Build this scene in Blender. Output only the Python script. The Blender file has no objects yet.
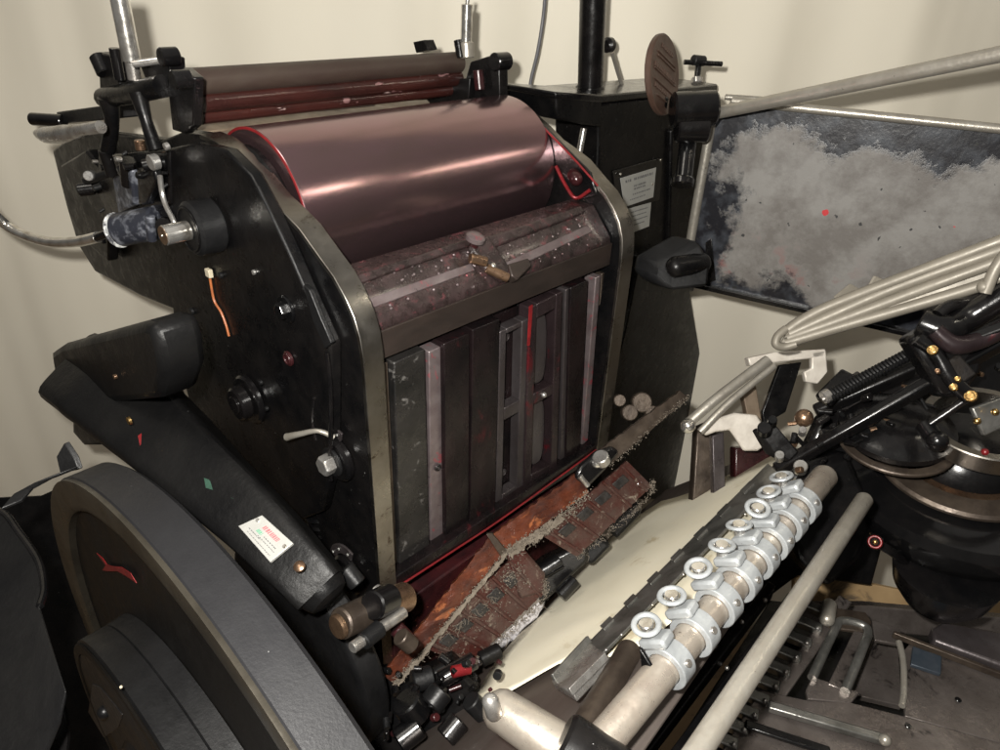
import bpy, math, random
from mathutils import Vector, Matrix, noise
random.seed(7)
V = Vector
sc = bpy.context.scene
COL = sc.collection

# ------------------------------------------------------------------ camera frame
F = 692.026
RX = V((0.68360, 0.34413, -0.64363)); RY = V((-0.72896, 0.36564, -0.57873)); RZ = V((0.03618, 0.86480, 0.50081))
RM = Matrix((RX, RY, RZ))            # camera -> world
CAM = V((-0.37663578, -0.53276741, 0.47389144))

def ray(u, v):
    return RM @ V(((u-500)/F, -(v-375)/F, -1.0))
def A(u, v, x):
    r = ray(u, v); return CAM + r*((x-CAM.x)/r.x)
def B(u, v, y):
    r = ray(u, v); return CAM + r*((y-CAM.y)/r.y)
def H(u, v, z):
    r = ray(u, v); return CAM + r*((z-CAM.z)/r.z)
def D(u, v, d):
    return CAM + ray(u, v)*d
def PL(u, v, p0, n):                  # any plane
    r = ray(u, v); return CAM + r*((p0-CAM).dot(n)/r.dot(n))
def dep(p):
    return -(RM.transposed() @ (p-CAM)).z
def pxr(px, p):                       # pixels at that point's distance -> metres
    return px*dep(p)/F

# ------------------------------------------------------------------ materials
MATS = {}
def mat(name, base, rough=0.4, metal=0.0, c2=None, amt=0.5, scale=12.0, soft=0.12, rvar=0.15, bump=0.15,
        bscale=60.0, specks=None, coat=0.0, stretch=(1,1,1), c3=None, amt3=0.5, scale3=25.0, spec=0.5):
    m = bpy.data.materials.new(name); m.use_nodes = True
    nt = m.node_tree; N = nt.nodes; L = nt.links
    b = N['Principled BSDF']
    tc = N.new('ShaderNodeTexCoord'); mp = N.new('ShaderNodeMapping'); mp.inputs['Scale'].default_value = stretch
    L.new(tc.outputs['Object'], mp.inputs[0])
    geo = N.new('ShaderNodeObjectInfo')
    add = N.new('ShaderNodeVectorMath'); add.operation = 'ADD'
    L.new(mp.outputs[0], add.inputs[0])
    loc = N.new('ShaderNodeVectorMath'); loc.operation = 'MULTIPLY'; loc.inputs[1].default_value = (3.1, 2.3, 4.7)
    L.new(geo.outputs['Location'], loc.inputs[0]); L.new(loc.outputs[0], add.inputs[1])
    vec = add.outputs[0]
    def nz(s, det=6, r=0.6, dist=0.0):
        n = N.new('ShaderNodeTexNoise'); n.inputs['Scale'].default_value = s; n.inputs['Detail'].default_value = det
        n.inputs['Roughness'].default_value = r; n.inputs['Distortion'].default_value = dist
        L.new(vec, n.inputs['Vector']); return n.outputs['Fac']
    def ramp(src, lo, hi):
        r = N.new('ShaderNodeMapRange'); r.inputs['From Min'].default_value = lo; r.inputs['From Max'].default_value = hi
        r.clamp = True; L.new(src, r.inputs['Value']); return r.outputs['Result']
    def mix(fac, a, c):
        x = N.new('ShaderNodeMix'); x.data_type = 'RGBA'
        if isinstance(fac, float): x.inputs[0].default_value = fac
        else: L.new(fac, x.inputs[0])
        for s, val in ((6, a), (7, c)):
            if isinstance(val, tuple): x.inputs[s].default_value = (*val, 1)
            else: L.new(val, x.inputs[s])
        return x.outputs[2]
    col = base
    if c2 is not None:
        t = 1-amt; t = 0.35+0.3*t
        col = mix(ramp(nz(scale, 9, 0.65, 0.3), t-soft, t+soft), base, c2)
    if c3 is not None:
        t = 1-amt3; t = 0.35+0.3*t
        col = mix(ramp(nz(scale3, 8, 0.7, 0.6), t-0.04, t+0.04), col, c3)
    if specks:
        for (sc_, th, c) in specks:
            col = mix(ramp(nz(sc_, 3, 0.55), th, th+0.03), col, c)
    if isinstance(col, tuple): b.inputs['Base Color'].default_value = (*col, 1)
    else: L.new(col, b.inputs['Base Color'])
    b.inputs['Metallic'].default_value = metal
    b.inputs['Specular IOR Level'].default_value = spec
    r = N.new('ShaderNodeMapRange'); r.inputs['From Min'].default_value = 0.3; r.inputs['From Max'].default_value = 0.7
    r.inputs['To Min'].default_value = max(0.04, rough-rvar); r.inputs['To Max'].default_value = min(1, rough+rvar)
    L.new(nz(scale*2.3, 8, 0.7), r.inputs['Value']); L.new(r.outputs['Result'], b.inputs['Roughness'])
    b.inputs['Coat Weight'].default_value = coat; b.inputs['Coat Roughness'].default_value = 0.12
    if bump > 0:
        bp = N.new('ShaderNodeBump'); bp.inputs['Strength'].default_value = bump; bp.inputs['Distance'].default_value = 0.002
        L.new(nz(bscale, 8, 0.6), bp.inputs['Height']); L.new(bp.outputs['Normal'], b.inputs['Normal'])
    MATS[name] = m
    return m

mat('black_paint', (.0025,.0025,.0028), .31, 0, (.007,.0062,.006), .35, 18, .15, .14, .22, 90, specks=[(210,.74,(.22,.22,.22)), (90,.80,(.25,.02,.015))], spec=.22)
mat('bowl_black', (.003,.003,.0033), .13, 0, (.007,.0065,.0065), .3, 9, .15, .05, .10, 25, specks=[(26,.775,(.13,.10,.07))], spec=.5)
mat('vivid_red', (.55,.02,.03), .35, 0, (.35,.012,.02), .4, 50)
mat('black_gloss', (.0025,.0025,.0028), .24, 0, (.007,.006,.006), .3, 14, .15, .1, .3, 40, specks=[(120,.77,(.10,.08,.06))], coat=.2, spec=.4)
mat('black_arm', (.0035,.0035,.0038), .4, 0, (.0075,.0072,.007), .4, 9, .2, .12, .35, 130, specks=[(120,.77,(.2,.2,.2)), (37,.77,(.015,.10,.06))], spec=.2)
mat('cast_iron', (.004,.004,.0043), .45, 0, (.009,.009,.0095), .35, 12, .2, .15, .22, 240, specks=[(160,.79,(.2,.2,.2))], spec=.3)
mat('flywheel_rim', (.0075,.0075,.0085), .5, 0, (.013,.013,.0145), .45, 8, .25, .12, .14, 330, specks=[(150,.77,(.16,.16,.16)), (30,.76,(.07,.07,.075))], spec=.3)
mat('flywheel_web', (.003,.0027,.0025), .5, 0, (.0065,.0052,.004), .45, 8, .25, .15, .2, 70, spec=.2)
mat('rim_face', (.075,.067,.053), .34, .6, (.03,.026,.02), .5, 9, .2, .12, .15, 80)
mat('steel', (.55,.54,.52), .3, .85, (.28,.25,.22), .4, 30, .15, .12, .12, 90)
mat('chrome', (.86,.84,.80), .19, .92, (.42,.38,.32), .3, 40, .12, .08, .06, 60)
mat('dull_tube', (.36,.34,.30), .36, .6, (.29,.265,.225), .4, 38, .2, .1, .25, 120, specks=[(130,.73,(.10,.08,.07))])
mat('edge_steel', (.33,.315,.29), .32, 1, (.18,.16,.135), .45, 14, .25, .1, .12, 70, c3=(.08,.06,.045), amt3=.05, scale3=30)
mat('drum_ink', (.36,.215,.25), .2, .95, (.27,.185,.175), .5, 9, .25, .05, .06, 30, stretch=(.5,1,1), specks=[(42,.80,(.35,.02,.05))])
mat('red_ink', (.18,.008,.011), .3, .1, (.10,.01,.012), .5, 40, .2, .1, .3, 90)
mat('bright_red', (.20,.010,.012), .4, 0, (.10,.006,.008), .5, 60, .2, .1, .3, 90)
mat('dark_frame', (.030,.020,.022), .3, .4, (.015,.010,.011), .4, 20, .15, .12, .2, 60, c3=(.09,.008,.012), amt3=.05, scale3=18, stretch=(1,1,.5))
mat('inky_roller', (.022,.008,.007), .22, .1, (.05,.014,.011), .45, 22, .15, .12, .5, 60, specks=[(48,.66,(.22,.12,.12)), (70,.70,(.5,.38,.36))], coat=.4, stretch=(.35,1,1))
mat('dusty_roller', (.055,.042,.032), .5, .1, (.028,.014,.012), .4, 14, .2, .1, .2, 90, stretch=(.4,1,1))
mat('ink_ledge', (.013,.009,.0085), .30, .15, (.042,.027,.027), .45, 45, .14, .15, .6, 110, c3=(.10,.03,.035), amt3=.12, scale3=50, specks=[(180,.73,(.3,.26,.26))], coat=.25)
mat('ledge_front', (.022,.017,.015), .4, .4, (.045,.032,.027), .4, 20, .2, .12, .2, 80, stretch=(.4,1,1))
mat('pink_steel', (.22,.185,.188), .36, .6, (.11,.08,.082), .4, 30, .2, .12, .2, 80, c3=(.40,.06,.08), amt3=.13, scale3=40)
mat('panel_black', (.004,.0033,.0036), .27, .1, (.013,.0075,.008), .35, 16, .16, .12, .2, 60, c3=(.05,.008,.010), amt3=.02, scale3=20, stretch=(1,1,.5), specks=[(150,.77,(.3,.28,.28))], spec=.3)
mat('worn_black', (.005,.005,.005), .3, 0, (.022,.020,.019), .3, 14, .2, .15, .3, 70, c3=(.10,.095,.09), amt3=.06, scale3=45)
mat('panel_grey', (.085,.075,.078), .32, .6, (.04,.032,.032), .45, 20, .2, .12, .2, 60, stretch=(1,1,.4))
mat('maroon', (.018,.006,.007), .3, .1, (.045,.009,.010), .35, 20, .15, .12, .3, 60)
mat('brown_steel', (.045,.034,.027), .4, .6, (.11,.085,.065), .35, 22, .18, .14, .35, 90)
mat('platen_bar', (.11,.026,.010), .36, .15, (.03,.009,.006), .5, 28, .14, .14, .8, 90, c3=(.26,.085,.032), amt3=.16, scale3=70, stretch=(.35,1,1), coat=.25)
mat('grimy_plate', (.050,.012,.009), .34, .2, (.060,.036,.030), .45, 25, .14, .15, .9, 110, c3=(.20,.165,.13), amt3=.13, scale3=55, coat=.15)
mat('lint', (.17,.145,.115), .9, 0, (.10,.08,.06), .5, 60, .2, .05, .8, 160)
mat('platen_steel', (.17,.145,.13), .38, .6, (.09,.065,.055), .45, 10, .25, .12, .1, 50, stretch=(.3,1,1))
mat('gauge_steel', (.27,.265,.25), .36, .8, (.10,.10,.09), .45, 24, .18, .12, .25, 80, specks=[(150,.75,(.6,.6,.58))])
mat('paper', (.86,.82,.68), .62, 0, (.80,.73,.55), .45, 5, .3, .1, .08, 30, c3=(.62,.53,.36), amt3=.10, scale3=9)
mat('zinc', (.42,.44,.45), .42, .45, (.25,.265,.275), .45, 30, .2, .12, .3, 100, specks=[(170,.74,(.16,.15,.14))])
mat('roller_bar', (.46,.42,.36), .32, .7, (.36,.30,.25), .4, 30, .2, .12, .2, 80, specks=[(140,.72,(.10,.07,.06))])
mat('tan_grimy', (.22,.17,.12), .45, .4, (.10,.07,.05), .45, 20, .2, .14, .3, 70)
mat('table_brown', (.070,.058,.052), .30, .6, (.16,.14,.13), .45, 12, .2, .15, .4, 60, c3=(.012,.010,.010), amt3=.12, scale3=18, specks=[(110,.74,(.25,.23,.21))])
mat('brass', (.72,.50,.20), .28, 1, (.35,.2,.08), .35, 60, .2, .1, .2, 90)
mat('bronze', (.34,.22,.14), .3, .9, (.15,.09,.06), .4, 40, .2, .1, .2, 90)
mat('plaque_brown', (.075,.042,.03), .48, .1, (.045,.027,.02), .4, 26, .2, .1, .3, 90)
mat('label_white', (.40,.40,.38), .42, .3, (.36,.36,.34), .4, 60, .2, .1, .1, 90)
mat('label_mark', (.12,.12,.12), .5, 0)
mat('label_red', (.50,.12,.13), .5, 0); mat('label_green', (.13,.30,.20), .5, 0)
mat('dark_green', (.02,.06,.04), .5, 0, (.008,.02,.014), .5, 60)
mat('wire_orange', (.36,.11,.03), .5, 0, (.25,.08,.03), .4, 60)
mat('connector', (.45,.40,.30), .5, 0, (.4,.35,.25), .4, 90)
mat('white_splash', (.62,.63,.62), .5, 0, (.05,.05,.06), .42, 55, .05, .1, .5, 90)
mat('splash_body', (.025,.027,.036), .35, .2, (.19,.20,.23), .28, 50, .08, .1, .5, 60)
mat('hopper', (.22,.20,.165), .5, .25, (.15,.135,.11), .4, 16, .25, .1, .15, 50, specks=[(40,.79,(.5,.12,.14))])
mat('lever_white', (.62,.58,.52), .45, .2, (.42,.38,.33), .4, 40, .2, .1, .2, 70)
mat('grease', (.18,.12,.03), .22, 0, (.05,.03,.012), .5, 60, .15, .1, .8, 90, coat=.5)
mat('floor_tan', (.24,.16,.085), .7, 0, (.14,.09,.05), .45, 3, .3, .1, .3, 40, c3=(.05,.04,.03), amt3=.2, scale3=6)
mat('board_tan', (.42,.29,.15), .65, 0, (.26,.17,.08), .5, 8, .25, .1, .3, 40, c3=(.06,.045,.03), amt3=.2, scale3=9, stretch=(.4,1,1))
mat('haze_sheet', (.62,.60,.62), .85, 0, (.45,.43,.44), .45, 30, .25, .05, .6, 60)
mat('cable_grey', (.10,.10,.11), .5)
mat('blue_grey', (.03,.042,.055), .4, .4, (.05,.06,.075), .4, 30)
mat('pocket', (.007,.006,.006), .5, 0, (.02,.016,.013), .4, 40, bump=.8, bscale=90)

def _drum():
    m = MATS['drum_ink']; nt = m.node_tree; b = nt.nodes['Principled BSDF']
    t = nt.nodes.new('ShaderNodeTangent'); t.direction_type = 'RADIAL'; t.axis = 'X'
    nt.links.new(t.outputs[0], b.inputs['Tangent']); b.inputs['Anisotropic'].default_value = .35
    for l in list(b.inputs['Roughness'].links): nt.links.remove(l)
    b.inputs['Roughness'].default_value = .19
_drum()
def tray_material():
    m = bpy.data.materials.new('ink_tray_face'); m.use_nodes = True
    nt = m.node_tree; N = nt.nodes; L = nt.links; b = N['Principled BSDF']
    tc = N.new('ShaderNodeTexCoord'); g = tc.outputs['Generated']; o = tc.outputs['Object']
    def nz(s, det, r=.6, src=o):
        n = N.new('ShaderNodeTexNoise'); n.inputs['Scale'].default_value = s; n.inputs['Detail'].default_value = det
        n.inputs['Roughness'].default_value = r; L.new(src, n.inputs['Vector']); return n.outputs['Fac']
    def ma(op, a, c=None, d=None):
        x = N.new('ShaderNodeMath'); x.operation = op
        for i, q in enumerate((a, c, d)):
            if q is None: continue
            if isinstance(q, (int, float)): x.inputs[i].default_value = q
            else: L.new(q, x.inputs[i])
        return x.outputs[0]
    def rng(s, lo, hi):
        r = N.new('ShaderNodeMapRange'); r.inputs['From Min'].default_value = lo; r.inputs['From Max'].default_value = hi
        L.new(s, r.inputs['Value']); return r.outputs['Result']
    def mix(f, a, c):
        x = N.new('ShaderNodeMix'); x.data_type = 'RGBA'; L.new(f, x.inputs[0])
        for s, val in ((6, a), (7, c)):
            if isinstance(val, tuple): x.inputs[s].default_value = (*val, 1)
            else: L.new(val, x.inputs[s])
        return x.outputs[2]
    sp = N.new('ShaderNodeSeparateXYZ'); L.new(g, sp.inputs[0])
    y, z = sp.outputs[1], sp.outputs[2]           # y: 1 at the far (left) edge
    ey = ma('MULTIPLY', ma('SUBTRACT', 1.0, y), 2.0)
    ez = ma('MULTIPLY', z, 1.5); et = ma('MULTIPLY', ma('SUBTRACT', 1.0, z), 1.2)
    e = ma('MINIMUM', ma('MINIMUM', ez, et), ey)
    k = ma('ADD', e, ma('MULTIPLY', ma('SUBTRACT', nz(9, 10, .68), .5), .95))
    patch = rng(k, .13, .22)
    grey = mix(rng(nz(13, 9, .7), .4, .6), (.11,.10,.092), (.185,.178,.168))
    dark = mix(rng(nz(30, 8), .45, .68), (.008,.008,.011), (.045,.050,.060))
    pinkm = ma('MULTIPLY', rng(nz(26, 5), .54, .62), ma('MULTIPLY', rng(z, .42, .2), rng(y, .45, .8)))
    grey = mix(pinkm, grey, (.16,.075,.07))
    c = mix(patch, dark, grey)
    c = mix(rng(nz(30, 2, .4), .765, .775), c, (.42,.015,.02))
    c = mix(rng(nz(75, 2, .4), .73, .74), c, (.02,.02,.02))
    L.new(c, b.inputs['Base Color'])
    L.new(ma('ADD', ma('MULTIPLY', patch, .22), .3), b.inputs['Roughness'])
    bp = N.new('ShaderNodeBump'); bp.inputs['Strength'].default_value = .3; bp.inputs['Distance'].default_value = .002
    L.new(ma('ADD', nz(60, 8), patch), bp.inputs['Height']); L.new(bp.outputs['Normal'], b.inputs['Normal'])
    MATS['tray_face'] = m
tray_material()

def curtain_material():
    m = bpy.data.materials.new('curtain_cloth'); m.use_nodes = True
    nt = m.node_tree; N = nt.nodes; L = nt.links; b = N['Principled BSDF']
    tc = N.new('ShaderNodeTexCoord')
    n = N.new('ShaderNodeTexNoise'); n.inputs['Scale'].default_value = 3; n.inputs['Detail'].default_value = 5
    L.new(tc.outputs['Object'], n.inputs['Vector'])
    x = N.new('ShaderNodeMix'); x.data_type = 'RGBA'; L.new(n.outputs['Fac'], x.inputs[0])
    x.inputs[6].default_value = (.81,.77,.665,1); x.inputs[7].default_value = (.72,.67,.555,1)
    L.new(x.outputs[2], b.inputs['Base Color']); b.inputs['Roughness'].default_value = .8
    w = N.new('ShaderNodeTexNoise'); w.inputs['Scale'].default_value = 420; L.new(tc.outputs['Object'], w.inputs['Vector'])
    bp = N.new('ShaderNodeBump'); bp.inputs['Strength'].default_value = .12; bp.inputs['Distance'].default_value = .001
    L.new(w.outputs['Fac'], bp.inputs['Height']); L.new(bp.outputs['Normal'], b.inputs['Normal'])
    MATS['curtain'] = m
curtain_material()

# ------------------------------------------------------------------ mesh builder
def frame(ax):
    ax = ax.normalized(); t = V((0,0,1)) if abs(ax.z) < .9 else V((1,0,0))
    u = ax.cross(t).normalized(); w = ax.cross(u).normalized()
    return ax, u, w

class MB:
    def __init__(s): s.v = []; s.f = []
    def add(s, vs, fs):
        k = len(s.v); s.v += [V(p) for p in vs]; s.f += [tuple(i+k for i in f) for f in fs]; return s
    def slab(s, poly, vec):
        """n-gon poly extruded along vec"""
        n = len(poly); vec = V(vec)
        c = [V(p) for p in poly]; nr = V((0,0,0))
        for i in range(n): nr += c[i].cross(c[(i+1) % n])
        if nr.dot(vec) > 0: c.reverse()
        vs = c + [p+vec for p in c]
        fs = [tuple(range(n)), tuple(range(2*n-1, n-1, -1))]
        for i in range(n): j = (i+1) % n; fs.append((i, i+n, j+n, j))
        return s.add(vs, fs)
    def box(s, c, ax, u, w):
        """centre + three half vectors"""
        c, ax, u, w = V(c), V(ax), V(u), V(w)
        return s.slab([c-ax-u-w, c+ax-u-w, c+ax+u-w, c-ax+u-w], 2*w)
    def aabb(s, a, b):
        c = (V(a)+V(b))/2; h = (V(b)-V(a))/2
        return s.box(c, (abs(h.x),0,0), (0,abs(h.y),0), (0,0,abs(h.z)))
    def bar(s, p, q, up, w, h):
        """rectangular bar from p to q"""
        p, q, up = V(p), V(q), V(up); ax = (q-p); sd = ax.cross(up).normalized(); u2 = sd.cross(ax).normalized()
        return s.box((p+q)/2, ax/2, sd*w/2, u2*h/2)
    def lathe(s, p, ax, prof, n=40):
        """profile [(t along axis, radius)], closed by caps when radius > 0 at ends"""
        p = V(p); ax, u, w = frame(V(ax)); vs = []; fs = []; m = len(prof)
        for t, r in prof:
            for i in range(n):
                a = 2*math.pi*i/n; vs.append(p+ax*t+(u*math.cos(a)+w*math.sin(a))*r)
        for j in range(m-1):
            for i in range(n):
                k = (i+1) % n; fs.append((j*n+i, j*n+k, (j+1)*n+k, (j+1)*n+i))
        fs.append(tuple(range(n-1, -1, -1))); fs.append(tuple((m-1)*n+i for i in range(n)))
        return s.add(vs, fs)
    def cyl(s, p, q, r, r2=None, n=28, ch=.12):
        p, q = V(p), V(q); l = (q-p).length; r2 = r if r2 is None else r2; c = min(r, r2)*ch; c = min(c, l*.3)
        return s.lathe(p, q-p, [(0, r-c), (c, r), (l-c, r2), (l, r2-c)], n)
    def rod(s, p, q, r, r2=None, n=20):
        p, q = V(p), V(q); l = (q-p).length; r2 = r if r2 is None else r2
        pr = [(r*(1-math.cos(a)), max(r*math.sin(a), 1e-4)) for a in (.15, .5, .9, 1.3)]
        pr += [(l-r2*(1-math.cos(a)), max(r2*math.sin(a), 1e-4)) for a in (1.3, .9, .5, .15)]
        return s.lathe(p, q-p, pr, n)
    def hexn(s, p, q, r): return s.lathe(p, V(q)-V(p), [(0, r), ((V(q)-V(p)).length*.8, r), ((V(q)-V(p)).length, r*.85)], 6)
    def ball(s, c, r, sx=1, n=20):
        c = V(c); pr = [(r*(1-math.cos(a*math.pi/12)), max(r*math.sin(a*math.pi/12), 1e-4)) for a in range(0, 13)]
        return s.lathe(c-V((0,0,r)), (0,0,1), pr, n)
    def tube(s, pts, r, n=14, u0=None, sq=0, fl=1.0):
        """smooth tube through points; r may be a list"""
        P = [V(p) for p in pts]; R = r if isinstance(r, (list, tuple)) else [r]*len(P)
        Q = []; S = []
        for i in range(len(P)-1):
            a = P[max(i-1, 0)]; b = P[i]; c = P[i+1]; d = P[min(i+2, len(P)-1)]
            st = 6 if len(P) > 2 else 1
            for k in range(st):
                t = k/st; t2 = t*t; t3 = t2*t
                Q.append(.5*((2*b)+(c-a)*t+(2*a-5*b+4*c-d)*t2+(3*b-a-3*c+d)*t3)); S.append(R[i]*(1-t)+R[i+1]*t)
        Q.append(P[-1]); S.append(R[-1])
        vs = []; fs = []; m = len(Q); _, u, w = frame(Q[1]-Q[0])
        if u0 is not None: u = V(u0)
        for j in range(m):
            ax = (Q[min(j+1, m-1)]-Q[max(j-1, 0)]).normalized()
            u = (u-ax*u.dot(ax)).normalized(); w = ax.cross(u)
            for i in range(n):
                a = 2*math.pi*i/n; ca, sa = math.cos(a), math.sin(a); k = 1.0 if not sq else (abs(ca)**sq+abs(sa)**sq)**(-1.0/sq)
                vs.append(Q[j]+(u*ca*fl+w*sa)*S[j]*k)
        for j in range(m-1):
            for i in range(n):
                k = (i+1) % n; fs.append((j*n+i, j*n+k, (j+1)*n+k, (j+1)*n+i))
        fs.append(tuple(range(n-1, -1, -1))); fs.append(tuple((m-1)*n+i for i in range(n)))
        return s.add(vs, fs)
    def ring(s, c, ax, R, r, n=32, m=12, flat=1.0):
        c = V(c); ax, u, w = frame(V(ax)); vs = []; fs = []
        for i in range(n):
            a = 2*math.pi*i/n; d = u*math.cos(a)+w*math.sin(a)
            for j in range(m):
                b = 2*math.pi*j/m; vs.append(c+d*(R+r*math.cos(b))+ax*r*flat*math.sin(b))
        for i in range(n):
            for j in range(m):
                k = (i+1) % n; l = (j+1) % m; fs.append((i*m+j, k*m+j, k*m+l, i*m+l))
        return s.add(vs, fs)
    def band(s, c, ax, L_, ro, ri, n=48):
        """hollow cylinder"""
        c = V(c); ax, u, w = frame(V(ax)); vs = []; fs = []; ch = (ro-ri)*.12
        pr = [(0, ri), (0, ro-ch), (ch, ro), (L_-ch, ro), (L_, ro-ch), (L_, ri)]; m = len(pr)
        for t, r in pr:
            for i in range(n):
                a = 2*math.pi*i/n; vs.append(c+ax*t+(u*math.cos(a)+w*math.sin(a))*r)
        for j in range(m):
            jj = (j+1) % m
            for i in range(n):
                k = (i+1) % n; fs.append((j*n+i, j*n+k, jj*n+k, jj*n+i))
        return s.add(vs, fs)
    def spring(s, p, q, R, r, turns, n=10):
        p, q = V(p), V(q); ax, u, w = frame(q-p); l = (q-p).length; pts = []
        for i in range(turns*n+1):
            a = 2*math.pi*i/n; pts.append(p+ax*l*i/(turns*n)+(u*math.cos(a)+w*math.sin(a))*R)
        vs = []; fs = []; m = 6
        for j, c in enumerate(pts):
            d = (pts[min(j+1, len(pts)-1)]-pts[max(j-1, 0)]).normalized(); _, a1, a2 = frame(d)
            for i in range(m):
                t = 2*math.pi*i/m; vs.append(c+(a1*math.cos(t)+a2*math.sin(t))*r)
        for j in range(len(pts)-1):
            for i in range(m):
                k = (i+1) % m; fs.append((j*m+i, j*m+k, (j+1)*m+k, (j+1)*m+i))
        return s.add(vs, fs)
    def build(s, name, m, parent=None, bevel=0.0015, ang=35, sub=0):
        lo = V([min(p[i] for p in s.v) for i in range(3)]); hi = V([max(p[i] for p in s.v) for i in range(3)])
        c = (lo+hi)/2
        me = bpy.data.meshes.new(name); me.from_pydata([p-c for p in s.v], [], s.f); me.update()
        me.materials.append(MATS[m])
        o = bpy.data.objects.new(name, me); COL.objects.link(o)
        W[o.name] = c.copy()
        if parent is not None:
            o.parent = parent; o.location = c-W[parent.name]
        else: o.location = c
        for p in me.polygons: p.use_smooth = True
        try: me.set_sharp_from_angle(angle=math.radians(ang))
        except Exception: pass
        if bevel > 0:
            md = o.modifiers.new('bevel', 'BEVEL'); md.width = bevel; md.segments = 2; md.limit_method = 'ANGLE'
            md.angle_limit = math.radians(40); md.use_clamp_overlap = True; md.harden_normals = False
        return o
W = {}
def tag(o, label=None, cat=None, group=None, kind=None):
    if label: o['label'] = label
    if cat: o['category'] = cat
    if group: o['group'] = group
    if kind: o['kind'] = kind
    return o
def empty(name, loc):
    o = bpy.data.objects.new(name, None); COL.objects.link(o); o.location = loc; W[name] = V(loc); o.empty_display_size = .1
    return o

press = empty('printing_press', (.25, .25, -1.45))
tag(press, 'old black letterpress printing press with ink drum, flywheel and dusty inky parts', 'printing press')
XV = V((1,0,0))

def bolt(c, out, r, h, parent, m='black_gloss', washer=None, wm='black_gloss', mh='hexagon_bolt'):
    c = V(c); out = V(out).normalized()
    o = MB().hexn(c, c+out*h, r).build(mh, m, parent, .0008)
    if washer: MB().cyl(c-out*.001, c+out*h*.3, washer).build('washer', wm, parent, 0)
    return o

# ================================================================== SIDE PLATES
prof = [(.292,.299),(.255,.297),(.215,.287),(.181,.271),(.151,.254),(.122,.244),(.097,.234),(.064,.212),(.042,.198),(.025,.181),(.012,.163),(.004,.142),(.001,.122),(0,.1),(0,.03),(0,-.06),(0,-.16),(0,-.30)]
back = [(.10,-.335),(.215,-.29),(.40,-.27),(.46,-.15),(.49,.02),(.49,.20),(.42,.27),(.34,.295)]
def yz(pts, x): return [V((x, p[0], p[1])) for p in pts]
sp = MB().slab(yz(prof+back, 0), (.025,0,0)).build('side_plate', 'black_paint', press, .003)
tag(sp, 'black side plate nearest the flywheel')
# polished machined edge: a strip laid over the front edge
def edge_strip(x0, x1):
    m = MB(); pts = prof; off = []
    for i, p in enumerate(pts):
        a = V((0,*pts[max(i-1, 0)])); b = V((0,*pts[min(i+1, len(pts)-1)])); d = (b-a).normalized()
        off.append(V((0, -d.z*-1, 0)) if False else V((0, d.z, -d.y)))
    vs = []
    for i, p in enumerate(pts):
        n_ = off[i]
        if n_.y > 0: n_ = -n_
        c = V((0, p[0], p[1]))
        for x, k in ((x0, -.004), (x0, .0015), (x1, .0015), (x1, -.004)): vs.append(V((x, 0, 0))+c+n_*k)
    fs = []
    for i in range(len(pts)-1):
        for j in range(4):
            k = (j+1) % 4; fs.append((i*4+j, i*4+k, (i+1)*4+k, (i+1)*4+j))
    fs += [(3,2,1,0), tuple(len(vs)-4+j for j in range(4))]
    return m.add(vs, fs)
edge_strip(-.001, .026).build('machined_edge', 'edge_steel', sp, .0008)
sr = MB().slab(yz(prof+back, .478), (.03,0,0)).build('side_plate', 'black_paint', press, .003)
edge_strip(.477, .509).build('machined_edge', 'edge_steel', sr, .0008)
# red edged inner guide on the far plate
def PX(l, x): return [A(u, v, x) for u, v in l]
g = MB().slab(PX([(520,112),(530,110),(592,172),(598,195),(580,200),(562,170)], .476), (-.004,0,0)).build('inner_cheek', 'black_gloss', sr, .001)
MB().tube(PX([(524,108),(548,132),(575,160),(598,186)], .471), .0016, 8).build('ink_line', 'bright_red', sr, 0)
MB().tube(PX([(556,166),(566,186),(576,198),(590,190)], .471), .0028, 8).build('ink_smear', 'red_ink', sr, 0)
MB().rod(A(572,172,.474), A(578,182,.455), .010).build('pivot_stud', 'maroon', sr, 0)
# raised casting on the outer face
cp = [(196,143),(225,150),(250,175),(270,212),(288,250),(303,285),(318,318),(330,345),(331,400),(331,470),(322,512),(300,521),(272,512),(240,482),(205,445),(190,405),(178,360),(172,305),(160,240),(150,170),(160,150)]
cast = MB().slab(PX(cp, -.016), (.0155,0,0)).build('side_casting', 'black_paint', press, .003)
MB().tube(PX([(258,187),(272,216),(290,254),(305,288),(318,316)], -.017), .0022, 8).build('raised_lip', 'cast_iron', cast, 0)
MB().slab(PX([(303,285),(309,290),(320,318),(331,343),(325,349),(313,322)], -.020), (.006,0,0)).build('lip_ramp', 'cast_iron', cast, .001)
MB().tube(PX([(327,352),(330,380),(331,420),(330,462),(331,480)], -.017), .0030, 10).build('oily_seam', 'black_gloss', cast, 0)
MB().tube(PX([(314,398),(312,420),(316,440)], -.017), .0020, 10).build('oily_seam', 'black_gloss', cast, 0)
X0 = -.016
# shaft boss with steel shaft
c = A(217,224,X0); MB().cyl(c, c+V((-.034,0,0)), pxr(27,c)).build('shaft_boss', 'cast_iron', cast, 0)
MB().ring(c+V((-.0345,0,0)), XV, pxr(21,c), .0012).build('boss_groove', 'black_paint', cast, 0)
c2 = c+V((-.034,0,0)); MB().cyl(c2, c2+V((-.030,0,0)), .0115).build('steel_shaft', 'chrome', cast, 0)
c3 = c2+V((-.030,0,0)); MB().cyl(c3, c3+V((-.0012,0,0)), .0108).build('shaft_end', 'bronze', cast, 0)
MB().ball(c3+V((-.001,0,0)), .0016).build('shaft_dimple', 'chrome', cast, 0)
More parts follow.
